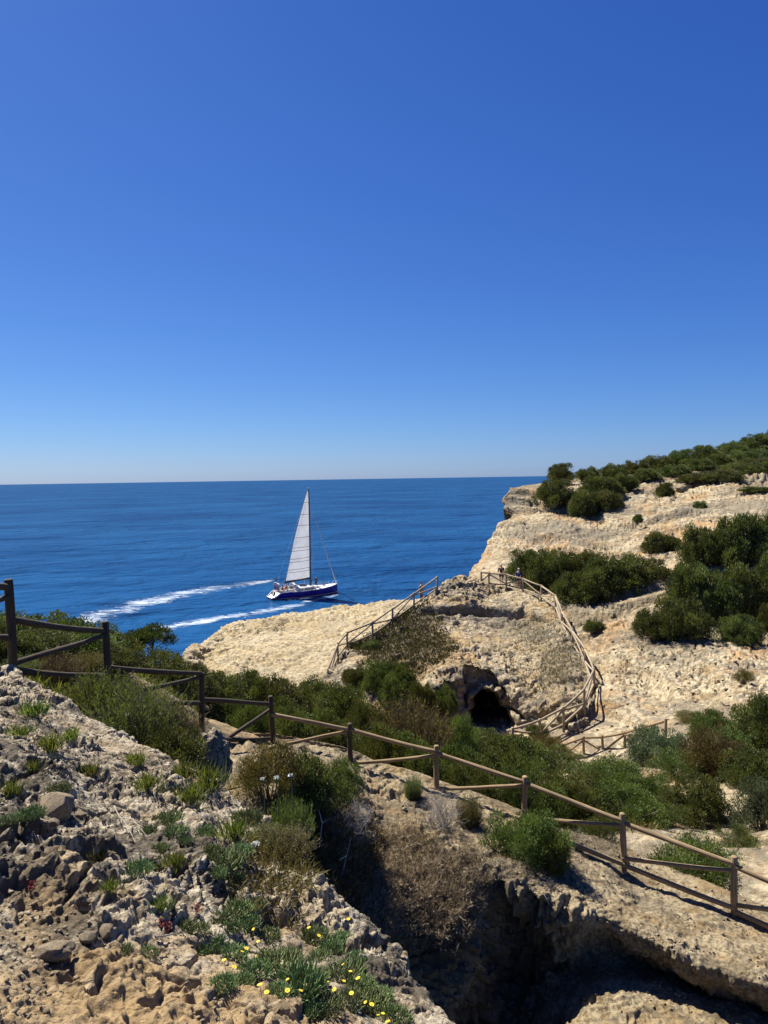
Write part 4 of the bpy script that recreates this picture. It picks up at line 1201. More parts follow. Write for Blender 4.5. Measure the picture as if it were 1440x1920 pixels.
def flower_meshes():
    V, Fc = [], []
    np_ = 16
    for k in range(np_):
        a = k / np_ * 2 * math.pi
        c, s = math.cos(a), math.sin(a); pr = np.array([-s, c, 0])
        o = np.array([c, s, 0])
        q = [o * .3 + pr * .06, o * .75 + pr * .13 + np.array([0, 0, .08]), o * 1.0 + np.array([0, 0, .06]), o * .75 - pr * .13 + np.array([0, 0, .08]), o * .3 - pr * .06]
        n0 = len(V); V += q
        Fc += [(n0, n0 + 1, n0 + 3, n0 + 4), (n0 + 1, n0 + 2, n0 + 2, n0 + 3)]
    tri = [(a, b, c, d) for a, b, c, d in Fc]
    me = bpy.data.meshes.new('petals')
    me.from_pydata([tuple(v) for v in V], [], [tuple(dict.fromkeys(t)) for t in tri])
    me.materials.append(M_YELLOW)
    th = np.arange(10) / 10 * 2 * math.pi
    dv = [(0, 0, .2)] + [(.2 * math.cos(t), .2 * math.sin(t), .16) for t in th] + [(.36 * math.cos(t), .36 * math.sin(t), .02) for t in th]
    df = [(0, 1 + k, 1 + (k + 1) % 10) for k in range(10)] + [(1 + k, 11 + k, 11 + (k + 1) % 10, 1 + (k + 1) % 10) for k in range(10)]
    de = bpy.data.meshes.new('disc')
    de.from_pydata(dv, [], df); de.materials.append(M_YDISC)
    v, f = tubes([(np.array([[.1, 0, -4.0], [.05, .1, -2], [0, 0, -.02]]), [.1, .09, .12])], 5)
    return me, de, mesh_np('flower_stem', v, f, M_STEM)
FL = flower_meshes()
def where(px, py):
    h = 'left' if px < 300 else ('middle' if px < 520 else 'right')
    return h
clumps = [(109, 1482, 42), (58, 1528, 48), (20, 1540, 40), (315, 1540, 50), (257, 1632, 54), (424, 1618, 72), (465, 1532, 50), (447, 1705, 56), (393, 1775, 60), (350, 1742, 46), (460, 1733, 52), (521, 1822, 90), (478, 1822, 60), (560, 1850, 96), (276, 1790, 40), (233, 1782, 32),
          (586, 1762, 60), (648, 1832, 72), (690, 1885, 74), (740, 1915, 60), (330, 1560, 40), (275, 1560, 34), (395, 1600, 46), (500, 1760, 50), (640, 1765, 48), (420, 1845, 50), (610, 1890, 66)]
cl_lab = ['fleshy green clump above the small boulder on the outcrop', 'fleshy clump left of the small boulder on the outcrop', 'fleshy clump at the left frame edge by the boulder', 'dark fleshy clump in a crevice right of the boulder', 'fleshy clump halfway down the bare outcrop', 'large blue-green fleshy clump at the outcrop edge',
          'fleshy clump high on the outcrop ridge', 'fleshy clump above the cluster of yellow flowers', 'fleshy clump left of the yellow flower cluster', 'fleshy clump at the left end of the flowering band', 'fleshy clump in the upper part of the flowering band', 'big flowering fleshy clump in the foreground', 'flowering clump left of the big one',
          'widest flowering clump beside the bottom edge', 'tiny clump with one flower on the bare rock at left', 'tiny leafy sprout left of the single flower', 'flowering clump at the upper right of the band', 'flowering clump near the outcrop drop', 'flowering clump low down at the outcrop drop', 'flowering clump at the bottom edge by the drop',
          'small clump right below the crevice one', 'small clump beside the pale twig', 'fleshy clump left of the large blue-green one', 'fleshy clump between the two flowering groups', 'clump by the shaded gully wall', 'clump on pale rock under the flowers', 'clump low in front of the drop']
FLW = [(420, 1800), (439, 1813), (484, 1765), (479, 1794), (454, 1784), (462, 1778), (487, 1846), (539, 1836), (539, 1857), (564, 1857), (579, 1739), (598, 1754), (643, 1808), (657, 1821), (645, 1839), (671, 1834), (626, 1855), (659, 1862), (685, 1879), (697, 1883), (709, 1903), (727, 1915), (653, 1723), (718, 1900), (272, 1768), (500, 1860), (615, 1840), (475, 1742)]
extra = [(405, 1640, 40), (440, 1650, 36), (410, 1725, 40), (430, 1740, 44), (480, 1700, 36), (375, 1745, 36), (440, 1790, 46), (455, 1840, 42), (500, 1800, 50), (540, 1800, 50), (590, 1835, 50), (600, 1800, 46), (620, 1775, 40), (665, 1800, 44), (680, 1850, 50), (710, 1870, 44), (655, 1880, 56), (580, 1890, 50), (520, 1860, 46), (345, 1580, 32), (300, 1590, 30), (380, 1560, 36), (450, 1600, 44)]
extra.sort()
clumps += extra
cl_lab += ['small fleshy clump in the leafy mat along the outcrop edge, %s from the left' % ORD[k] for k in range(len(extra))]
made = []
for k, ((x, y, w), lab) in enumerate(zip(clumps, cl_lab)):
    p = on('rock_outcrop', x, y)
    d = project(p)[2]
    s = w * d / F / 2 * 1.15
    o = thing('samphire_plant', p, lab, 'plant', 'samphire plants on the outcrop', random.uniform(0, 6.28), (s, s, s * 0.95))
    link('leaves', SAMPH[k % 3], o)
    made.append((x, y, o, s, p))
bpy.context.view_layer.update()
for fx, fy_ in FLW:
    x, y, o, s, p = min(made, key=lambda q: (q[0] - fx) ** 2 + (q[1] - fy_) ** 2)
    q = on('rock_outcrop', fx, fy_ + 20)
    d = project(q)[2] - 0.02
    c = P(fx, fy_, d)
    rz = o.rotation_euler.z
    rel = c - p
    loc = (Matrix.Rotation(-rz, 3, 'Z') @ Vector(rel))
    loc = Vector((loc.x / o.scale.x, loc.y / o.scale.y, loc.z / o.scale.z))
    fs = random.uniform(0.0085, 0.0135)
    fo = link('flower', FL[0], o)
    fo.location = loc
    fo.scale = (fs / o.scale.x, fs / o.scale.y, fs / o.scale.z)
    fo.rotation_euler = (random.uniform(-.1, .7), random.uniform(-.3, .3), random.uniform(0, 6))
    link('disc', FL[1], fo); link('stem', FL[2], fo)

tufts = [(66, 1340, 34), (95, 1405, 36), (40, 1378, 26), (20, 1488, 28), (258, 1432, 28), (130, 1384, 26), (170, 1452, 24), (275, 1478, 34), (395, 1475, 46), (360, 1500, 40), (330, 1620, 30), (210, 1668, 26), (300, 1705, 30), (440, 1570, 40), (180, 1610, 22), (350, 1455, 34), (60, 1445, 22)]
for k, (x, y, w) in enumerate(sorted(tufts)):
    p = on('rock_outcrop', x, y)
    s = w * project(p)[2] / F
    o = thing('grass_tuft', p, 'small grass tuft in a crack of the pale outcrop, %s from the left' % ORD[k], 'tuft', 'grass tufts on the outcrop', random.uniform(0, 6), (s, s, s))
    link('blades', TUFT[k % 2], o)

def umbel(px, py, foot, d, lab, sc=1.0):
    f = P(px + 4, foot, d); hd = P(px, py, d)
    t = thing('umbel_flower', f, lab, 'flower', 'white umbel flowers')
    rel = hd - f
    v, fc = tubes([(np.array([[0, 0, 0], rel * .5 + np.array([.01, 0, .0]), rel]), [.006, .005, .004])], 5)
    link('stem', mesh_np('umbel_stem', v, fc, M_STEM), t)
    r = np.random.default_rng(int(px))
    n = 90
    a = r.uniform(0, 6.28, n); q = np.sqrt(r.uniform(0, 1, n)) * .022 * sc
    pos = np.stack([np.cos(a) * q, np.sin(a) * q, .012 - q * .25], -1) + rel
    v, fc, tn = leaves(pos, r.normal(size=(n, 3)) * .8 + np.array([0, 0, .4]), .016, .013, np.ones(n), r)
    link('flower_head', mesh_np('umbel_head', v, fc, M_WHITEFL, smooth=False, attrs={'tone': tn}), t)
umbel(518, 1460, 1530, 6.6, 'white umbel flower highest above the yellow-green feathery plant')
umbel(492, 1463, 1540, 6.7, 'small white umbel left of the highest umbel', .5)
umbel(545, 1456, 1530, 6.6, 'small white umbel right of the highest umbel', .5)
umbel(240, 1341, 1385, 8.0, 'white umbel among the feathery shrubs at left')
umbel(480, 1584, 1640, 5.0, 'white umbel above the grey-green shrub on the outcrop')

# red-leaved stonecrop sprigs
for k, (x, y) in enumerate([(304, 1738), (312, 1745), (372, 1706), (60, 1668)]):
    p = on('rock_outcrop', x, y)
    r = np.random.default_rng(600 + k)
    n = 60
    pos = np.stack([r.normal(size=n) * .008, r.normal(size=n) * .008, r.uniform(0, .045, n)], -1)
    v, f, t_ = leaves(pos, r.normal(size=(n, 3)) + np.array([0, 0, .5]), .012, .007, np.ones(n), r)
    o = thing('red_sprig', p, 'red leaved sprig on the outcrop, %s from the left' % ORD[[1, 2, 3, 0][k]], 'plant', 'red sprigs')
    link('leaves', mesh_np('red_leaves', v, f, M_RED, smooth=False, attrs={'tone': t_}), o)

# pale dead branches
def branch(pts_px, lab, name, rad=.006):
    base = None; paths = []
    for line in pts_px:
        q = []
        for x, y, dz in line:
            p = on(name, x, y).copy(); p[2] += dz
            q.append(p)
        if base is None:
            base = q[0]
        paths.append((np.array(q) - base, np.linspace(rad, rad * .4, len(q))))
    v, f = tubes(paths, 5)
    o = link('dead_branch', mesh_np('dead_branch', v, f, M_TWIG))
    o.location = tuple(base)
    tag(o, lab, 'branch')
branch([[(214, 1520, .03), (224, 1540, .05), (240, 1560, .05), (256, 1584, .02)], [(230, 1548, .05), (252, 1552, .06), (275, 1576, .03)], [(234, 1552, .05), (248, 1560, .07), (270, 1566, .05)]], 'pale forked dead branch lying on the outcrop', 'rock_outcrop', .0032)
branch([[(292, 1766, .02), (312, 1762, .02), (330, 1756, .02)]], 'short pale stick beside the single yellow flower', 'rock_outcrop', .005)
branch([[(600, 1590, .05), (606, 1575, .25), (624, 1568, .3)], [(606, 1575, .25), (600, 1560, .35)]], 'bleached twig at the head of the shaded gully', 'fence_mound', .012)
branch([[(640, 1650, .05), (655, 1640, .3), (662, 1612, .35)], [(655, 1640, .3), (640, 1655, .35)]], 'thin pale twig hanging over the shaded gully', 'fence_mound', .010)
branch([[(1000, 1680, .05), (1018, 1690, .1), (1030, 1704, .05)]], 'pale stick on the lip of the dark hollow', 'fence_mound', .012)

# stones
def stone_mesh(seed, flat=.6, n=22):
    r = np.random.default_rng(seed)
    u = np.linspace(0, math.pi, n); v_ = np.linspace(0, 2 * math.pi, 2 * n, endpoint=False)
    uu, vv = np.meshgrid(u, v_, indexing='ij')
    g = np.stack([np.sin(uu) * np.cos(vv), np.sin(uu) * np.sin(vv), np.cos(uu)], -1)
    rad = 1 + .35 * gnoise(g * 1.1 + seed, 700) + .16 * gnoise(g * 2.6 + seed, 701) + .07 * gnoise(g * 6 + seed, 702)
    pl = r.normal(size=(16, 3)); pl /= np.linalg.norm(pl, axis=1)[:, None]
    g = g * rad[..., None]
    for q in pl:
        h = g @ q
        g = g - np.maximum(h - .70, 0)[..., None] * q * .95
    g = g * np.array([1, .8, flat])
    i = np.arange(n * 2 * n).reshape(n, 2 * n); j = np.roll(i, -1, 1)
    f = np.stack([i[:-1], i[1:], j[1:], j[:-1]], -1).reshape(-1, 4)
    g = g * (1 + .05 * fbm(g * 1.0 + seed, .35, 3, .65, seed=703))[..., None]
    return mesh_np('stone', g, f, M_STONE)
STONES = [stone_mesh(k, fl) for k, fl in zip(range(710, 718), (.45, .6, .7, .5, .65, .8, .55, .7))]
def stone(surf, x, y, w, lab, k, name='stone', group=None, sink=.25, rz=None):
    p = on(surf, x, y)
    s = w * project(p)[2] / F / 2
    o = link(name, STONES[k % 8])
    o.location = tuple(p + np.array([0, 0, s * (.3 - sink)])); o.scale = (s, s, s)
    o.rotation_euler = (random.uniform(-.2, .2), random.uniform(-.2, .2), random.uniform(0, 6) if rz is None else rz)
    tag(o, lab, 'stone', group)
stone('rock_outcrop', 96, 1790, 84, 'flat ochre stone lying alone on the lower left of the outcrop', 0, sink=.1)
stone('rock_outcrop', 105, 1515, 96, 'pale rounded boulder between the fleshy clumps on the outcrop', 2, 'boulder')
stone('rock_outcrop', 152, 1528, 30, 'smaller stone against the right side of the pale boulder', 3)
stone('rock_outcrop', 100, 1545, 30, 'small stone just below the pale boulder', 4)
stone('rock_outcrop', 85, 1548, 26, 'small stone below the left half of the pale boulder', 5)
stone('rock_outcrop', 45, 1530, 26, 'flat stone at the left of the pale boulder', 6)
stone('rock_outcrop', 500, 1702, 26, 'pale stone beside the dry brown shrub', 1)
stone('rock_outcrop', 410, 1690, 22, 'pale stone above the flowering band', 3)
stone('rock_outcrop', 550, 1775, 34, 'rounded stone among the flowering clumps', 5)
stone('rock_outcrop', 200, 1745, 40, 'angular stone in the pitted part of the outcrop', 6)
stone('rock_outcrop', 165, 1760, 42, 'stone half buried in the pitted part of the outcrop', 7)
stone('rock_outcrop', 45, 1820, 20, 'small stone near the flat ochre one', 2)
stone('fence_mound', 760, 1515, 14, 'single dark stone on the mound below the dead bush', 2)
stone('hillside', 1277, 914, 30, 'pale boulder on the headland plateau', 2, 'boulder')
stone('hillside', 1290, 909, 22, 'smaller boulder beside the plateau boulder', 4, 'boulder')
# knobbly dark rock behind the outcrop
o = link('boulder', stone_mesh(741, .95, 60))
p = P(388, 1440, 9.0); o.location = tuple(p); o.scale = (.36, .36, .42); tag(o, 'knobbly dark boulder standing behind the outcrop edge', 'boulder')
o.data.materials.clear(); o.data.materials.append(M_OUT)
co = np.empty(len(o.data.vertices) * 3, np.float32); o.data.vertices.foreach_get('co', co); co = co.reshape(-1, 3)
co = co * (1 + .16 * fbm(co, .5, 3, seed=751, mode='ridge') + .05 * gnoise(co * 9, 752))[:, None]
o.data.vertices.foreach_set('co', co.ravel()); o.data.update()

# loose gravel on the outcrop and the mound: stuff
def gravel(name, surf, n, box, smin, smax, seed, mat):
    r = np.random.default_rng(seed)
    v, x, y, d = SURF[surf]
    ok = np.nonzero((x > box[0]) & (x < box[2]) & (y > box[1]) & (y < box[3]) & (d < box[4]) & (d > 1.5))[0]
    dens = gnoise(v[ok] / 0.6, seed) 
    ok = ok[dens > -0.05]
    pk = v[r.choice(ok, n)]
    b = np.array([[1, 0, 0], [-1, 0, 0], [0, 1, 0], [0, -1, 0], [0, 0, 1], [0, 0, -1], [.6, .6, .5], [-.6, .6, .4], [.6, -.6, .4], [-.6, -.6, .5]], float)
    tri = np.array([[4, 6, 7], [4, 7, 9], [4, 9, 8], [4, 8, 6], [0, 6, 8], [2, 7, 6], [1, 9, 7], [3, 8, 9], [0, 2, 6], [2, 1, 7], [1, 3, 9], [3, 0, 8], [5, 2, 0], [5, 1, 2], [5, 3, 1], [5, 0, 3]])
    s = r.uniform(0, 1, n) ** 2.5 * (smax - smin) + smin
    q = b[None] * (1 + r.normal(size=(n, 10, 1)) * .18) * np.array([1, .8, .6])
    a = r.uniform(0, 6.28, n); c_, s_ = np.cos(a)[:, None], np.sin(a)[:, None]
    q = np.stack([q[..., 0] * c_ - q[..., 1] * s_, q[..., 0] * s_ + q[..., 1] * c_, q[..., 2]], -1) * s[:, None, None]
    V = (pk[:, None] + q + np.array([0, 0, 1]) * s[:, None, None] * .25).reshape(-1, 3)
    Fc = (tri[None] + (np.arange(n) * 10)[:, None, None]).reshape(-1, 3)
    o = link(name, mesh_np(name, V, Fc, mat, smooth=False))
    return tag(o, kind='stuff')
o = gravel('gravel', 'rock_outcrop', 4000, (-60, 1290, 620, 1950, 8), .003, .016, 801, M_STONE); tag(o, 'loose angular gravel scattered over the pale outcrop', 'gravel')
o = gravel('gravel', 'fence_mound', 2200, (640, 1450, 1460, 1900, 15), .006, .04, 802, M_STONE); tag(o, 'loose gravel scattered over the mound by the fence', 'gravel')
o = gravel('gravel', 'hillside', 1500, (900, 900, 1460, 1420, 95), .03, .14, 803, M_LAND); tag(o, 'loose rubble lying on the sandy slopes of the headland', 'gravel')

# dry stems covering the brown dome and the knoll's shoulder: stuff
def stubble(name, surf, n, cx, cy, rx, ry, dmin, dmax, L, W, mat, seed, lab):
    r = np.random.default_rng(seed)
    v, x, y, d = SURF[surf]
    e = np.hypot((x - cx) / rx, (y - cy) / ry) + .35 * gnoise(v / (rx * (dmin + dmax) / 2 / F * .5), seed)
    ok = np.nonzero((e < 1) & (d > dmin) & (d < dmax))[0]
    pk = v[r.choice(ok, n)] + r.normal(size=(n, 3)) * L * .2
    dv = r.normal(size=(n, 3)) * .55 + np.array([.1, -.25, .75])
    vv, f, t = leaves(pk, dv, L, W, r.uniform(0, 1, n), r)
    o = link(name, mesh_np(name, vv, f, mat, smooth=False, attrs={'tone': t}))
    return tag(o, lab, 'dry grass' if 'grass' in name else 'ground cover', kind='stuff')
stubble('dry_grass', 'fence_mound', 16000, 770, 1680, 150, 120, 9, 13.5, .10, .009, M_DRY, 811, 'short brown dry grass matting the dome beside the dark hollow')
stubble('dry_grass', 'fence_mound', 9000, 900, 1590, 260, 60, 11, 15, .07, .007, M_DRY, 812, 'sparse dry grass on the lit top of the mound')
stubble('ground_cover', 'rock_knoll', 15000, 755, 1198, 95, 68, 40, 60, .28, .05, M_SCRUB, 813, 'low brown scrub carpeting the left shoulder of the knoll')
stubble('ground_cover', 'rock_knoll', 2600, 1030, 1225, 75, 70, 38, 60, .24, .045, M_BROWNLEAF, 814, 'sparse dry scrub patches on the right face of the knoll')
stubble('ground_cover', 'hillside', 9000, 900, 1480, 420, 110, 15, 33, .22, .03, M_BROWNLEAF, 815, 'low undergrowth on the valley floor between the bushes')
stubble('ground_cover', 'hillside', 5000, 330, 1290, 260, 60, 9, 30, .18, .02, M_HEATH, 816, 'low undergrowth behind the outcrop at the left')
stubble('ground_cover', 'fence_mound', 9000, 600, 1600, 110, 110, 8, 14, .16, .012, M_BROWNLEAF, 817, 'dark tangled undergrowth in the shaded gully')
stubble('ground_cover', 'rock_outcrop', 5000, 510, 1640, 90, 110, 4, 7, .07, .006, M_BROWNLEAF, 818, 'dry undergrowth along the broken edge of the outcrop')

# ================================================================= people
M_SKIN = plain('skin', (0.50, 0.30, 0.21), .55)
M_HAIR = plain('dark_hair', (0.04, 0.03, 0.025))
M_GHAIR = plain('grey_hair', (0.45, 0.43, 0.40))
M_BLACK = plain('black_cloth', (0.02, 0.02, 0.024))
M_BLUE = plain('navy_cloth', (0.025, 0.04, 0.16))
M_REDC = plain('red_cloth', (0.45, 0.03, 0.025))
M_JEANS = plain('dark_trousers', (0.04, 0.045, 0.06))
M_KHAKI = plain('beige_cloth', (0.22, 0.17, 0.13))
M_WHITEC = plain('white_cloth', (0.7, 0.7, 0.68))

def skin_mesh(name, nodes, edges, mat, parent, sub=1):
    me = bpy.data.meshes.new(name)
    me.from_pydata([n[:3] for n in nodes], edges, [])
    o = link(name, me, parent)
    md = o.modifiers.new('skin', 'SKIN')
    for k, n in enumerate(nodes):
        me.skin_vertices[0].data[k].radius = (n[3], n[4] if len(n) > 4 else n[3])
    me.skin_vertices[0].data[0].use_root = True
    md.use_smooth_shade = True
    sb = o.modifiers.new('sub', 'SUBSURF'); sb.levels = sub; sb.render_levels = sub
    me.materials.append(mat)
    return o

def person(loc, rz, label, top, legs, hair, group=None, shorts=False, sit=False, scale=1.0, arm='rail'):
    t = thing('person', loc, label, 'person', group, rz, (scale,) * 3)
    hip = .92 if not sit else .50
    # x right, y forward, z up; one skeleton for the body, subsets for the clothes
    if sit:
        knee, foot, toe = (.40, .50), (.44, .08), (.56, .03)
    else:
        knee, foot, toe = (.02, .50), (-.02, .08), (.14, .035)
    S = hip + .52
    n = [(0, 0, hip, .13, .10), (0, .0, hip + .25, .125, .10), (0, 0, S - .05, .15, .10), (0, .01, S + .06, .055), (0, .03, S + .17, .085, .095), (0, .03, S + .27, .07, .08)]
    e = [(0, 1), (1, 2), (2, 3), (3, 4), (4, 5)]
    J, JE, T_, TE = [n[0], n[1], n[2]], [(0, 1), (1, 2)], [(0, 0, hip + .02, .14, .115)], []
    for s in (-1, 1):
        if arm == 'rail':
            el, wr, fi = (s * .25, .12, S - .28), (s * .20, .34, S - .36), (s * .18, .42, S - .38)
        else:
            el, wr, fi = (s * .25, -.03, S - .30), (s * .24, .08, S - .54), (s * .23, .10, S - .64)
        sh = (s * .19, 0, S - .03, .062)
        k = len(n)
        n += [sh, el + (.045,), wr + (.032,), fi + (.034,)]
        e += [(2, k), (k, k + 1), (k + 1, k + 2), (k + 2, k + 3)]
        k = len(J)
        J += [sh[:3] + (.085,), el + (.066,), wr + (.05,)]
        JE += [(2, k), (k, k + 1), (k + 1, k + 2)]
        k = len(n)
        n += [(s * .10, 0, hip - .06, .095), (s * .11, knee[0], knee[1], .062), (s * .11, foot[0], foot[1], .042), (s * .12, toe[0], toe[1], .036)]
        e += [(0, k), (k, k + 1), (k + 1, k + 2), (k + 2, k + 3)]
        k = len(T_)
        kz = .5 if shorts else 1.0
        kn = (s * .11, knee[0], knee[1] + (.02 if not shorts else .08))
        T_ += [(s * .10, 0, hip - .06, .115), kn + (.082,)]
        TE += [(0, k), (k, k + 1)]
        if not shorts:
            T_.append((s * .11, foot[0], foot[1] + .03, .062)); TE.append((k + 1, k + 2))
    body = skin_mesh('body', n, e, M_SKIN, t)
    J = [(q[0], q[1], q[2]) + tuple(c * 1.12 for c in q[3:]) if k < 3 else q for k, q in enumerate(J)]
    skin_mesh('jacket', J, JE, top, t)
    skin_mesh('trousers', T_, TE, legs, t)
    hs = bpy.data.meshes.new('hair')
    u = np.linspace(0, math.pi, 9); v_ = np.linspace(0, 2 * math.pi, 14, endpoint=False)
    uu, vv = np.meshgrid(u, v_, indexing='ij')
    g = np.stack([.098 * np.sin(uu) * np.cos(vv), .112 * np.sin(uu) * np.sin(vv), .10 * np.cos(uu)], -1)
    g[..., 2] = np.maximum(g[..., 2], np.where(g[..., 1] > .02, .035, -.06))
    g += np.array([0, .022, S + .235])
    i = np.arange(9 * 14).reshape(9, 14); j = np.roll(i, -1, 1)
    link('hair', mesh_np('hair', g, np.stack([i[:-1], i[1:], j[1:], j[:-1]], -1).reshape(-1, 4), hair), t)
    # nose and eyes, small as they are here
    v, f = tubes([(np.array([[0, .115, S + .225], [0, .138, S + .175]]), [.008, .014])], 6)
    link('nose', mesh_np('nose', v, f, M_SKIN), t)
    for s in (-1, 1):
        v, f = tubes([(np.array([[s * .032, .105, S + .215], [s * .032, .121, S + .215]]), [.011, .009])], 6)
        link('eye', mesh_np('eye', v, f, M_HAIR), t)
    return t
def foot_at(px, d, names, py):
    p = P(px, py, d)
    return p
person(foot_at(940, 65.2, None, 1095), R(170), 'walker in black with light hair at the fence on the knoll', M_BLACK, M_BLACK, M_GHAIR, shorts=True)
person(foot_at(973, 64.2, None, 1103), R(160), 'walker in a navy jacket and cap at the fence, beside the one in black', M_BLUE, M_JEANS, M_GHAIR, shorts=True)
person(P(790, 1131, 59.5), R(-120), 'person in beige half hidden behind the fence left of the knoll top', M_KHAKI, M_KHAKI, M_HAIR, arm='down')

# ================================================================= sailing boat
def gloss(name, col, rough=.3):
    mt, nt, b = new_mat(name)
    tc = nd(nt, 'ShaderNodeTexCoord').outputs['Object']
    n = noise_n(nt, tc, 1.8, 4, .6)
    nt.links.new(ramp(nt, n, [(.3, tuple(c * .85 for c in col)), (.7, col)]), b.inputs['Base Color'])
    b.inputs['Roughness'].default_value = rough
    return mt
M_HULL = gloss('navy_gelcoat', (0.022, 0.020, 0.33), .25)
M_DECK = gloss('white_gelcoat', (0.72, 0.72, 0.70), .4)
M_BOOT = gloss('boot_stripe', (0.55, 0.50, 0.48), .4)
M_TEAK = gloss('teak', (0.33, 0.24, 0.15), .7)
M_SPAR = gloss('dark_spar', (0.035, 0.038, 0.05), .35)
M_STEEL = gloss('stainless', (0.55, 0.56, 0.58), .25)
M_WIN = gloss('dark_window', (0.01, 0.012, 0.02), .08)
M_CANV = gloss('navy_canvas', (0.02, 0.028, 0.10), .8)
def sail_mat():
    mt, nt, b = new_mat('sailcloth')
    tc = nd(nt, 'ShaderNodeTexCoord').outputs['Object']
    n = noise_n(nt, tc, .7, 4, .6)
    c = ramp(nt, n, [(.3, (.44, .46, .48)), (.7, (.57, .59, .61))])
    nt.links.new(c, b.inputs['Base Color']); b.inputs['Roughness'].default_value = .6
    tr = nd(nt, 'ShaderNodeBsdfTranslucent'); nt.links.new(c, tr.inputs['Color'])
    mx = nd(nt, 'ShaderNodeMixShader'); mx.inputs[0].default_value = .42
    nt.links.new(b.outputs[0], mx.inputs[1]); nt.links.new(tr.outputs[0], mx.inputs[2])
    nt.links.new(mx.outputs[0], nt.nodes['Material Output'].inputs['Surface'])
    return mt
M_SAIL = sail_mat()

bd = CAM_Z * F / (1113 - 898) * .995
bc = P(571, 1113, 134.0); bc[2] = 0
BH = R(32)
boat = thing('sailing_boat', bc, 'blue hulled sailing yacht with tall white mainsail under way on the sea', 'sailing boat', None, BH)
boat.rotation_euler = (R(2.0), R(0), BH)
# x forward, y to port, z up; length 13.6 m
XS = np.array([-6.9, -6.3, -5.6, -4.6, -3.0, -1.0, 1.0, 3.0, 4.6, 5.7, 6.4, 6.75])
BM = np.array([1.25, 1.45, 1.62, 1.80, 1.98, 2.08, 2.02, 1.72, 1.25, .78, .36, .04])
SH = np.array([.30, .55, 1.10, 1.24, 1.22, 1.20, 1.22, 1.30, 1.40, 1.50, 1.56, 1.60])
KL = np.array([.10, .0, -.25, -.40, -.5, -.55, -.55, -.48, -.36, -.22, -.10, .05])
def hull_ring(x, b, s, k, n=9):
    r = []
    for t in np.linspace(-1, 1, 2 * n - 1):
        a = abs(t)
        y = b * math.copysign(1, t) * (a ** .42 if a > 0 else 0) * (1.0 if a < 1 else 1)
        z = k + (s - k) * a ** 2.1
        r.append((x, y, z))
    return r
xs2 = np.linspace(XS[0], XS[-1], 44)
HR = np.array([hull_ring(x, np.interp(x, XS, BM), np.interp(x, XS, SH), np.interp(x, XS, KL)) for x in xs2])
link('hull', mesh_np('hull', HR, grid_faces(*HR.shape[:2]), M_HULL), boat)
# boot stripe, 8 mm outside the hull at the waterline
BS = []
for x in xs2:
    b, s, k = (np.interp(x, XS, q) for q in (BM, SH, KL))
    rr = []
    for z in (.10, .20):
        a = ((np.clip(z, k, s) - k) / (s - k)) ** (1 / 2.1)
        rr.append((x, -b * a ** .42 - .012, z))
    BS.append(rr)
link('boot_stripe', mesh_np('boot_stripe', np.array(BS), grid_faces(44, 2), M_BOOT), boat)
# deck with a toe rail
xd = np.linspace(-5.55, 6.7, 40)
DK = np.array([[(x, y * (np.interp(x, XS, BM) - .03), np.interp(x, XS, SH) + .02 + .10 * (1 - y * y)) for y in np.linspace(-1, 1, 9)] for x in xd])
link('deck', mesh_np('deck', DK, grid_faces(40, 9), M_DECK), boat)
for s in (-1, 1):
    q = np.array([(x, s * (np.interp(x, XS, BM) - .02), np.interp(x, XS, SH) + .05) for x in xd])
    v, f = tubes([(q, [.045] * 40)], 5)
    link('toe_rail', mesh_np('toe_rail', v, f, M_DECK), boat)
# scooped white transom with bathing platform
TS = []
for x, zz in ((-5.5, 1.14), (-5.75, .95), (-6.0, .62), (-6.2, .45), (-6.9, .36)):
    b = np.interp(x, XS, BM) + .015
    TS.append([(x, y * b, zz + (.14 if abs(y) == 1 else 0)) for y in (-1, -.93, -.5, 0, .5, .93, 1)])
link('transom', mesh_np('transom', np.array(TS), grid_faces(5, 7), M_DECK, smooth=False), boat)
v, f = tubes([(np.array([(x, s * (np.interp(x, XS, BM) + .01), np.interp(x, XS, SH) + .03) for x in np.linspace(-6.92, -5.3, 8)]), [.07] * 8) for s in (-1, 1)], 6)
link('quarter_trim', mesh_np('quarter_trim', v, f, M_DECK), boat)
# coachroof
CRX = np.linspace(-2.4, 3.4, 18)
CR = []
for x in CRX:
    w = np.interp(x, [-2.4, -1, 1.5, 3.4], [1.22, 1.28, 1.05, .45]); h = np.interp(x, [-2.4, -1.8, .5, 2.6, 3.4], [.50, .55, .48, .30, .04])
    z = np.interp(x, XS, SH) + .06
    CR.append([(x, -w - .12, z), (x, -w - .06, z + h * .55), (x, -w * .82, z + h * .95), (x, 0, z + h * 1.08), (x, w * .82, z + h * .95), (x, w + .06, z + h * .55), (x, w + .12, z)])
cab = link('coachroof', mesh_np('coachroof', np.array(CR), grid_faces(18, 7), M_DECK), boat)
for x0, x1 in ((-1.9, -.9), (-.6, .4), (.7, 1.6)):
    q = []
    for x in (x0, x1):
        w = np.interp(x, [-2.4, -1, 1.5, 3.4], [1.22, 1.28, 1.05, .45]); h = np.interp(x, [-2.4, -1.8, .5, 2.6, 3.4], [.50, .55, .48, .30, .04]); z = np.interp(x, XS, SH) + .06
        q.append([(x, -w - .125, z + h * .12), (x, -w - .075, z + h * .5)])
    link('window', mesh_np('window', np.array(q), [[0, 1, 3, 2]], M_WIN, smooth=False), cab)
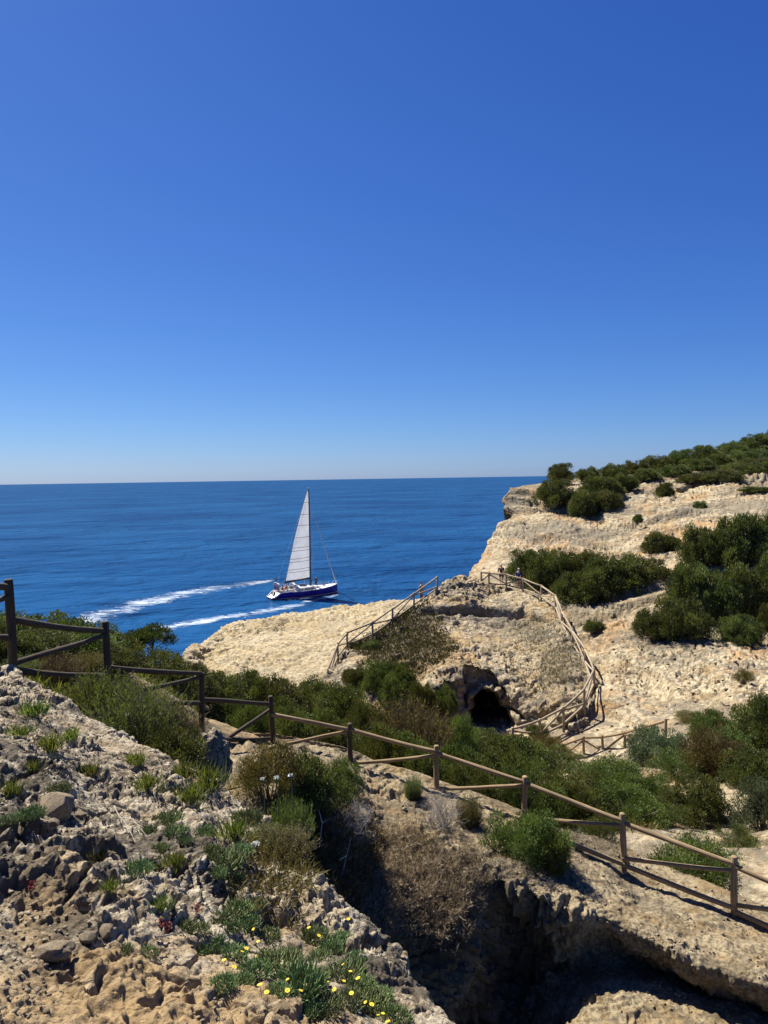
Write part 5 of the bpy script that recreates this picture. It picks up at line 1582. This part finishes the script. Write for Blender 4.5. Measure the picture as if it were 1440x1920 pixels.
# cockpit coamings, sole and wheel
for s in (-1, 1):
    q = np.array([(-5.3, s * 1.25, 1.42), (-4, s * 1.3, 1.5), (-2.5, s * 1.25, 1.55)])
    v, f = tubes([(q, [.14, .16, .17])], 8)
    link('coaming', mesh_np('coaming', v, f, M_DECK), boat)
SO = np.array([[(x, y, 1.375) for y in (-1.1, 1.1)] for x in (-5.4, -2.5)])
link('cockpit_sole', mesh_np('cockpit_sole', SO, grid_faces(2, 2), M_TEAK), boat)
th = np.linspace(0, 2 * math.pi, 20)
v, f = tubes([(np.stack([np.full(20, -4.3), .55 * np.cos(th), 2.0 + .55 * np.sin(th)], -1), [.025] * 20), (np.array([[-4.25, 0, 1.3], [-4.28, 0, 2.05]]), [.09, .06])] + [(np.array([[-4.3, 0, 2.0], [-4.3, .54 * math.cos(a), 2.0 + .54 * math.sin(a)]]), [.015, .015]) for a in (0, 1.05, 2.1, 3.14, 4.2, 5.2)], 5)
link('steering_wheel', mesh_np('steering_wheel', v, f, M_STEEL), boat)
# mast, boom, spreaders
MX = 1.15; MTOP = 19.3
v, f = tubes([(np.array([[MX, 0, 1.3], [MX - .02, 0, 8], [MX - .10, 0, 15], [MX - .22, 0, MTOP]]), [.15, .15, .13, .09])], 10)
mast = link('mast', mesh_np('mast', v, f, M_SPAR), boat)
v, f = tubes([(np.array([[MX - .04, s * 1.15, z + .05], [MX, 0, z]]), [.03, .05]) for z in (6.3, 10.6, 14.6) for s in (-1, 1)], 5)
link('spreader', mesh_np('spreader', v, f, M_STEEL), mast)
v, f = tubes([(np.array([[MX - .22, 0, MTOP], [MX - .25, 0, MTOP + .5]]), [.02, .015]), (np.array([[MX - .55, 0, MTOP + .32], [MX + .2, 0, MTOP + .36]]), [.02, .02])], 5)
link('masthead_gear', mesh_np('masthead_gear', v, f, M_STEEL), mast)
BA = R(9)
bdir = np.array([-math.cos(BA), -math.sin(BA) * 1.0, -.035])
goose = np.array([MX - .14, 0, 3.05])
bend_ = goose + bdir * 5.5
v, f = tubes([(np.array([goose, (goose + bend_) / 2, bend_]), [.11, .13, .10])], 8)
link('boom', mesh_np('boom', v, f, M_SPAR), boat)
v, f = tubes([(np.array([goose + bdir * .2 + [0, 0, .18], goose + bdir * 2.5 + [0, 0, .2], goose + bdir * 5.2 + [0, 0, .16]]), [.12, .15, .10])], 8)
link('sail_cover', mesh_np('sail_cover', v, f, M_CANV), boat)
# mainsail: curved surface cut into panels at the seams
def sail_pt(u, w):
    """u along the chord from mast to leech, w from foot to head"""
    z = 3.35 + w * 15.6
    chord = 4.9 * (1 - w) ** .92 + .22 + .35 * math.sin(math.pi * w)
    base = np.array([np.interp(z, [1.3, 8, 15, MTOP], [MX, MX - .02, MX - .10, MX - .22]) - .14, 0, z])
    tw = BA + w * R(7)
    d = np.array([-math.cos(tw), -math.sin(tw), -.03 * (1 - w)])
    bel = -.09 * chord * math.sin(math.pi * u ** .8)
    return base + d * chord * u + np.array([0, bel, 0])
sail_seams = [0, .085, .115, .20, .235, .325, .36, .475, .61, .735, .87, 1.0]
sp_ = []
for k in range(1, len(sail_seams) - 1):
    q = np.array([sail_pt(u, sail_seams[k]) + np.array([0, -.015, 0]) for u in np.linspace(0, 1.01, 9)])
    sp_.append((q, [.035] * 9))
q = np.array([sail_pt(1.0, w) for w in np.linspace(0, 1, 24)]); sp_.append((q, [.028] * 24))
v, f = tubes(sp_, 4)
sail = link('mainsail_seams', mesh_np('mainsail_seams', v, f, M_SPAR), boat)
sail.name = 'mainsail'
for k in range(len(sail_seams) - 1):
    a, b = sail_seams[k], sail_seams[k + 1]
    g = np.array([[sail_pt(u, w) for u in np.linspace(0, 1, 12)] for w in np.linspace(a, b, 4)])
    link('sail_panel', mesh_np('sail_panel', g, grid_faces(4, 12), M_SAIL), sail)
# standing rigging and furled jib
head = np.array([MX - .15, 0, 17.2]); bow = np.array([6.55, 0, 1.65])
lp = [bow + (head - bow) * t for t in np.linspace(0, 1, 12)]
v, f = tubes([(np.array(lp), np.interp(np.linspace(0, 1, 12), [0, .04, .08, .5, .97, 1], [.03, .03, .10, .075, .045, .02]))], 6)
link('furled_jib', mesh_np('furled_jib', v, f, M_STEEL), boat)
rig = []
for s in (-1, 1):
    rig.append((np.array([[MX - .3, s * 1.95, 1.25], [MX - .04, s * 1.15, 6.35], [MX - .06, s * 1.12, 10.65], [MX - .1, 0, 17]]), [.014] * 4))
    rig.append((np.array([[-5.6, s * 1.3, 1.2], [-5.0, 0, 4.0], [MX - .22, 0, MTOP]]) if s > 0 else np.array([[-5.6, -1.3, 1.2], [-5.0, 0, 4.0]]), [.014] * (3 if s > 0 else 2)))
rig.append((np.array([bend_, [MX - .22, 0, MTOP]]), [.012, .012]))
v, f = tubes(rig, 4)
link('rigging', mesh_np('rigging', v, f, M_STEEL), boat)
# pulpit, stanchions, lifelines
pp = [(np.array([[6.0, -.55, 1.55], [6.1, -.55, 2.15], [6.8, 0, 2.25], [6.1, .55, 2.15], [6.0, .55, 1.55]]), [.035] * 5), (np.array([[6.6, -.15, 1.6], [6.75, -.08, 2.22]]), [.03] * 2), (np.array([[6.6, .15, 1.6], [6.75, .08, 2.22]]), [.03] * 2)]
v, f = tubes(pp, 6)
link('pulpit', mesh_np('pulpit', v, f, M_STEEL), boat)
for s in (-1, 1):
    xx = np.linspace(-5.2, 5.4, 8)
    st = [(np.array([[x, s * (np.interp(x, XS, BM) - .08), np.interp(x, XS, SH)], [x, s * (np.interp(x, XS, BM) - .08), np.interp(x, XS, SH) + .66]]), [.016, .016]) for x in xx]
    st += [(np.array([[x, s * (np.interp(x, XS, BM) - .08), np.interp(x, XS, SH) + h] for x in xx]), [.010] * 8) for h in (.64, .34)]
    v, f = tubes(st, 4)
    link('lifeline', mesh_np('lifeline', v, f, M_STEEL), boat)
# stern arch with canvas, liferaft, sprayhood, hatch and foredeck dinghy
v, f = tubes([(np.array([[-5.4, s * 1.4, 1.1], [-5.45, s * 1.35, 2.5], [-5.45, s * .9, 2.75], [-5.45, 0, 2.8]]), [.05] * 4) for s in (-1, 1)], 6)
link('stern_arch', mesh_np('stern_arch', v, f, M_STEEL), boat)
cv = np.array([[(-5.45 + dx, y, 1.6 + h) for y in np.linspace(-1.3, 1.3, 7)] for dx, h in ((-.05, 0), (-.06, .5), (-.02, 1.1), (.25, 1.2))])
link('stern_canvas', mesh_np('stern_canvas', cv, grid_faces(4, 7), M_CANV), boat)
sh = np.array([[(-2.5 + dx, 1.2 * math.sin(a), 1.75 + h * max(0, math.cos(a))) for a in np.linspace(-1.5, 1.5, 11)] for dx, h in ((0, .85), (.35, .82), (.75, .45), (1.0, .1))])
link('sprayhood', mesh_np('sprayhood', sh, grid_faces(4, 11), M_DECK), boat)
v, f = tubes([(np.array([[-5.9, .75, .95], [-5.9, .1, .95]]), [.28, .28]), (np.array([[-6.2, -.6, .8], [-6.15, -.6, 1.35]]), [.16, .14])], 10)
link('stern_gear', mesh_np('stern_gear', v, f, M_BLACK), boat)
hx = np.array([[(x, y, 1.62 + z) for y, z in ((-.3, 0), (-.28, .07), (.28, .07), (.3, 0))] for x in (3.55, 3.6, 4.1, 4.15)])
link('hatch', mesh_np('hatch', hx, grid_faces(4, 4), M_WIN), boat)
vt, ft = tubes([(np.array([[-1.2, -.5, 1.95], [.2, -.55, 1.92]]), [.10, .10]), (np.array([[-.8, .4, 1.98], [.4, .4, 1.92]]), [.16, .12])], 8)
link('roof_gear', mesh_np('roof_gear', vt, ft, M_CANV), boat)
bpy.context.view_layer.update()
MB = boat.matrix_world
def aboard(x, y, z):
    return np.array(MB @ Vector((x, y, z)))
person(aboard(2.2, -.3, 1.62), R(200), 'crew member in dark clothes standing upright just forward of the mast', M_BLACK, M_BLACK, M_HAIR, arm='down')
person(aboard(1.55, .3, 1.45), R(100), 'crew member in navy close beside the mast on the foredeck', M_BLUE, M_JEANS, M_HAIR, arm='down', scale=.95)
person(aboard(-4.75, -.75, 1.15), BH + R(-90), 'helmsman in a red jacket at the back of the yacht cockpit', M_REDC, M_JEANS, M_HAIR, sit=True)
person(aboard(-4.1, -.95, 1.12), BH + R(-60), 'sailor in a red jacket seated just forward of the helmsman', M_REDC, M_BLACK, M_HAIR, sit=True)
person(aboard(-3.2, .8, 1.15), BH + R(150), 'sailor in white seated in the yacht cockpit', M_WHITEC, M_WHITEC, M_HAIR, sit=True)

# ================================================================= foam of wakes and of the surf
def foam_mat(name, dens):
    mt, nt, b = new_mat(name)
    tc = nd(nt, 'ShaderNodeTexCoord').outputs['Object']
    at = nd(nt, 'ShaderNodeAttribute', attribute_name='foam')
    mp = nd(nt, 'ShaderNodeMapping'); mp.inputs['Scale'].default_value = (.55, 1.0, 1.0); mp.inputs['Rotation'].default_value = (0, 0, R(-20))
    nt.links.new(tc, mp.inputs['Vector'])
    n1 = noise_n(nt, mp.outputs[0], .75, 7, .75, 1.2)
    n2 = noise_n(nt, mp.outputs[0], .16, 3, .55, .4)
    s = mathn(nt, 'ADD', mathn(nt, 'MULTIPLY', n1, .62), mathn(nt, 'MULTIPLY', n2, .38))
    s = mathn(nt, 'ADD', s, mathn(nt, 'MULTIPLY', mathn(nt, 'SUBTRACT', at.outputs['Fac'], 1.0), .5))
    a = ramp(nt, s, [(dens, (0, 0, 0)), (dens + .20, (.80, .80, .80))])
    b.inputs['Base Color'].default_value = (.66, .77, .86, 1)
    b.inputs['Roughness'].default_value = .8
    tr = nd(nt, 'ShaderNodeBsdfTransparent')
    mx = nd(nt, 'ShaderNodeMixShader')
    nt.links.new(a, mx.inputs[0]); nt.links.new(tr.outputs[0], mx.inputs[1]); nt.links.new(b.outputs[0], mx.inputs[2])
    nt.links.new(mx.outputs[0], nt.nodes['Material Output'].inputs['Surface'])
    return mt
def on_sea(px, py):
    q = P(px, py, 1.0) - CAM
    t = CAM_Z / -q[2]
    return CAM + q * t
def foam(line, lab, mat, z):
    """line: (px, py, half width in photo px, strength)"""
    L = crom(np.array(line, float), 60, 0)
    L[:, 2] *= 1.6
    rows = []; fo = []
    for x, y, h, s in L:
        rows.append([on_sea(x, y + h * t) + np.array([0, 0, z]) for t in np.linspace(-1, 1, 13)])
        fo.append([s * (1 - abs(t) ** 1.6) + 0.0 for t in np.linspace(-1, 1, 13)])
    fo = np.array(fo); k = np.linspace(0, 1, 60)
    fo *= (sstep(0, .08, k) * sstep(1, .92, k))[:, None]
    o = link('wake_foam', mesh_np('wake_foam', np.array(rows), grid_faces(60, 13), mat, attrs={'foam': fo}))
    tag(o, lab, 'foam', kind='stuff')
M_FOAM = foam_mat('sea_foam', .485)
M_FOAM2 = foam_mat('thin_sea_foam', .53)
foam([(560, 1080, 5, 1.15), (450, 1098, 9, 1.1), (380, 1108, 13, 1.08), (300, 1126, 18, 1.1), (220, 1148, 23, 1.12), (150, 1166, 22, 1.1), (95, 1182, 18, .9)], 'upper white wake streak trailing left behind the yacht', M_FOAM, .05)
foam([(665, 1108, 5, 1.1), (600, 1124, 7, 1.08), (545, 1137, 9, 1.06), (480, 1149, 10, 1.06), (410, 1160, 11, 1.08), (340, 1172, 11, 1.1), (270, 1188, 14, 1.1), (215, 1202, 14, 1.0)], 'lower white wake streak passing in front of the yacht', M_FOAM, .06)
foam([(505, 1120, 3, .9), (540, 1124, 5, .95), (580, 1122, 5, .9), (622, 1114, 3, .9)], 'foam along the near side of the yacht hull', M_FOAM, .07)
foam([(630, 1092, 5, .9), (680, 1090, 8, .92), (740, 1086, 9, .9), (820, 1078, 8, .85)], 'thin foam ahead of the yacht bow', M_FOAM2, .05)
foam([(640, 1108, 4, .9), (690, 1108, 8, .95), (750, 1104, 8, .9)], 'broken foam patches right of the yacht', M_FOAM2, .06)
foam([(360, 1152, 4, .9), (420, 1142, 5, .92), (500, 1132, 5, .85)], 'faint foam between the two wake streaks', M_FOAM2, .08)
foam([(560, 948, 2, .8), (680, 938, 3, .9), (800, 935, 3, .85), (930, 930, 2, .8)], 'faint far streak of foam near the horizon', M_FOAM2, .05)
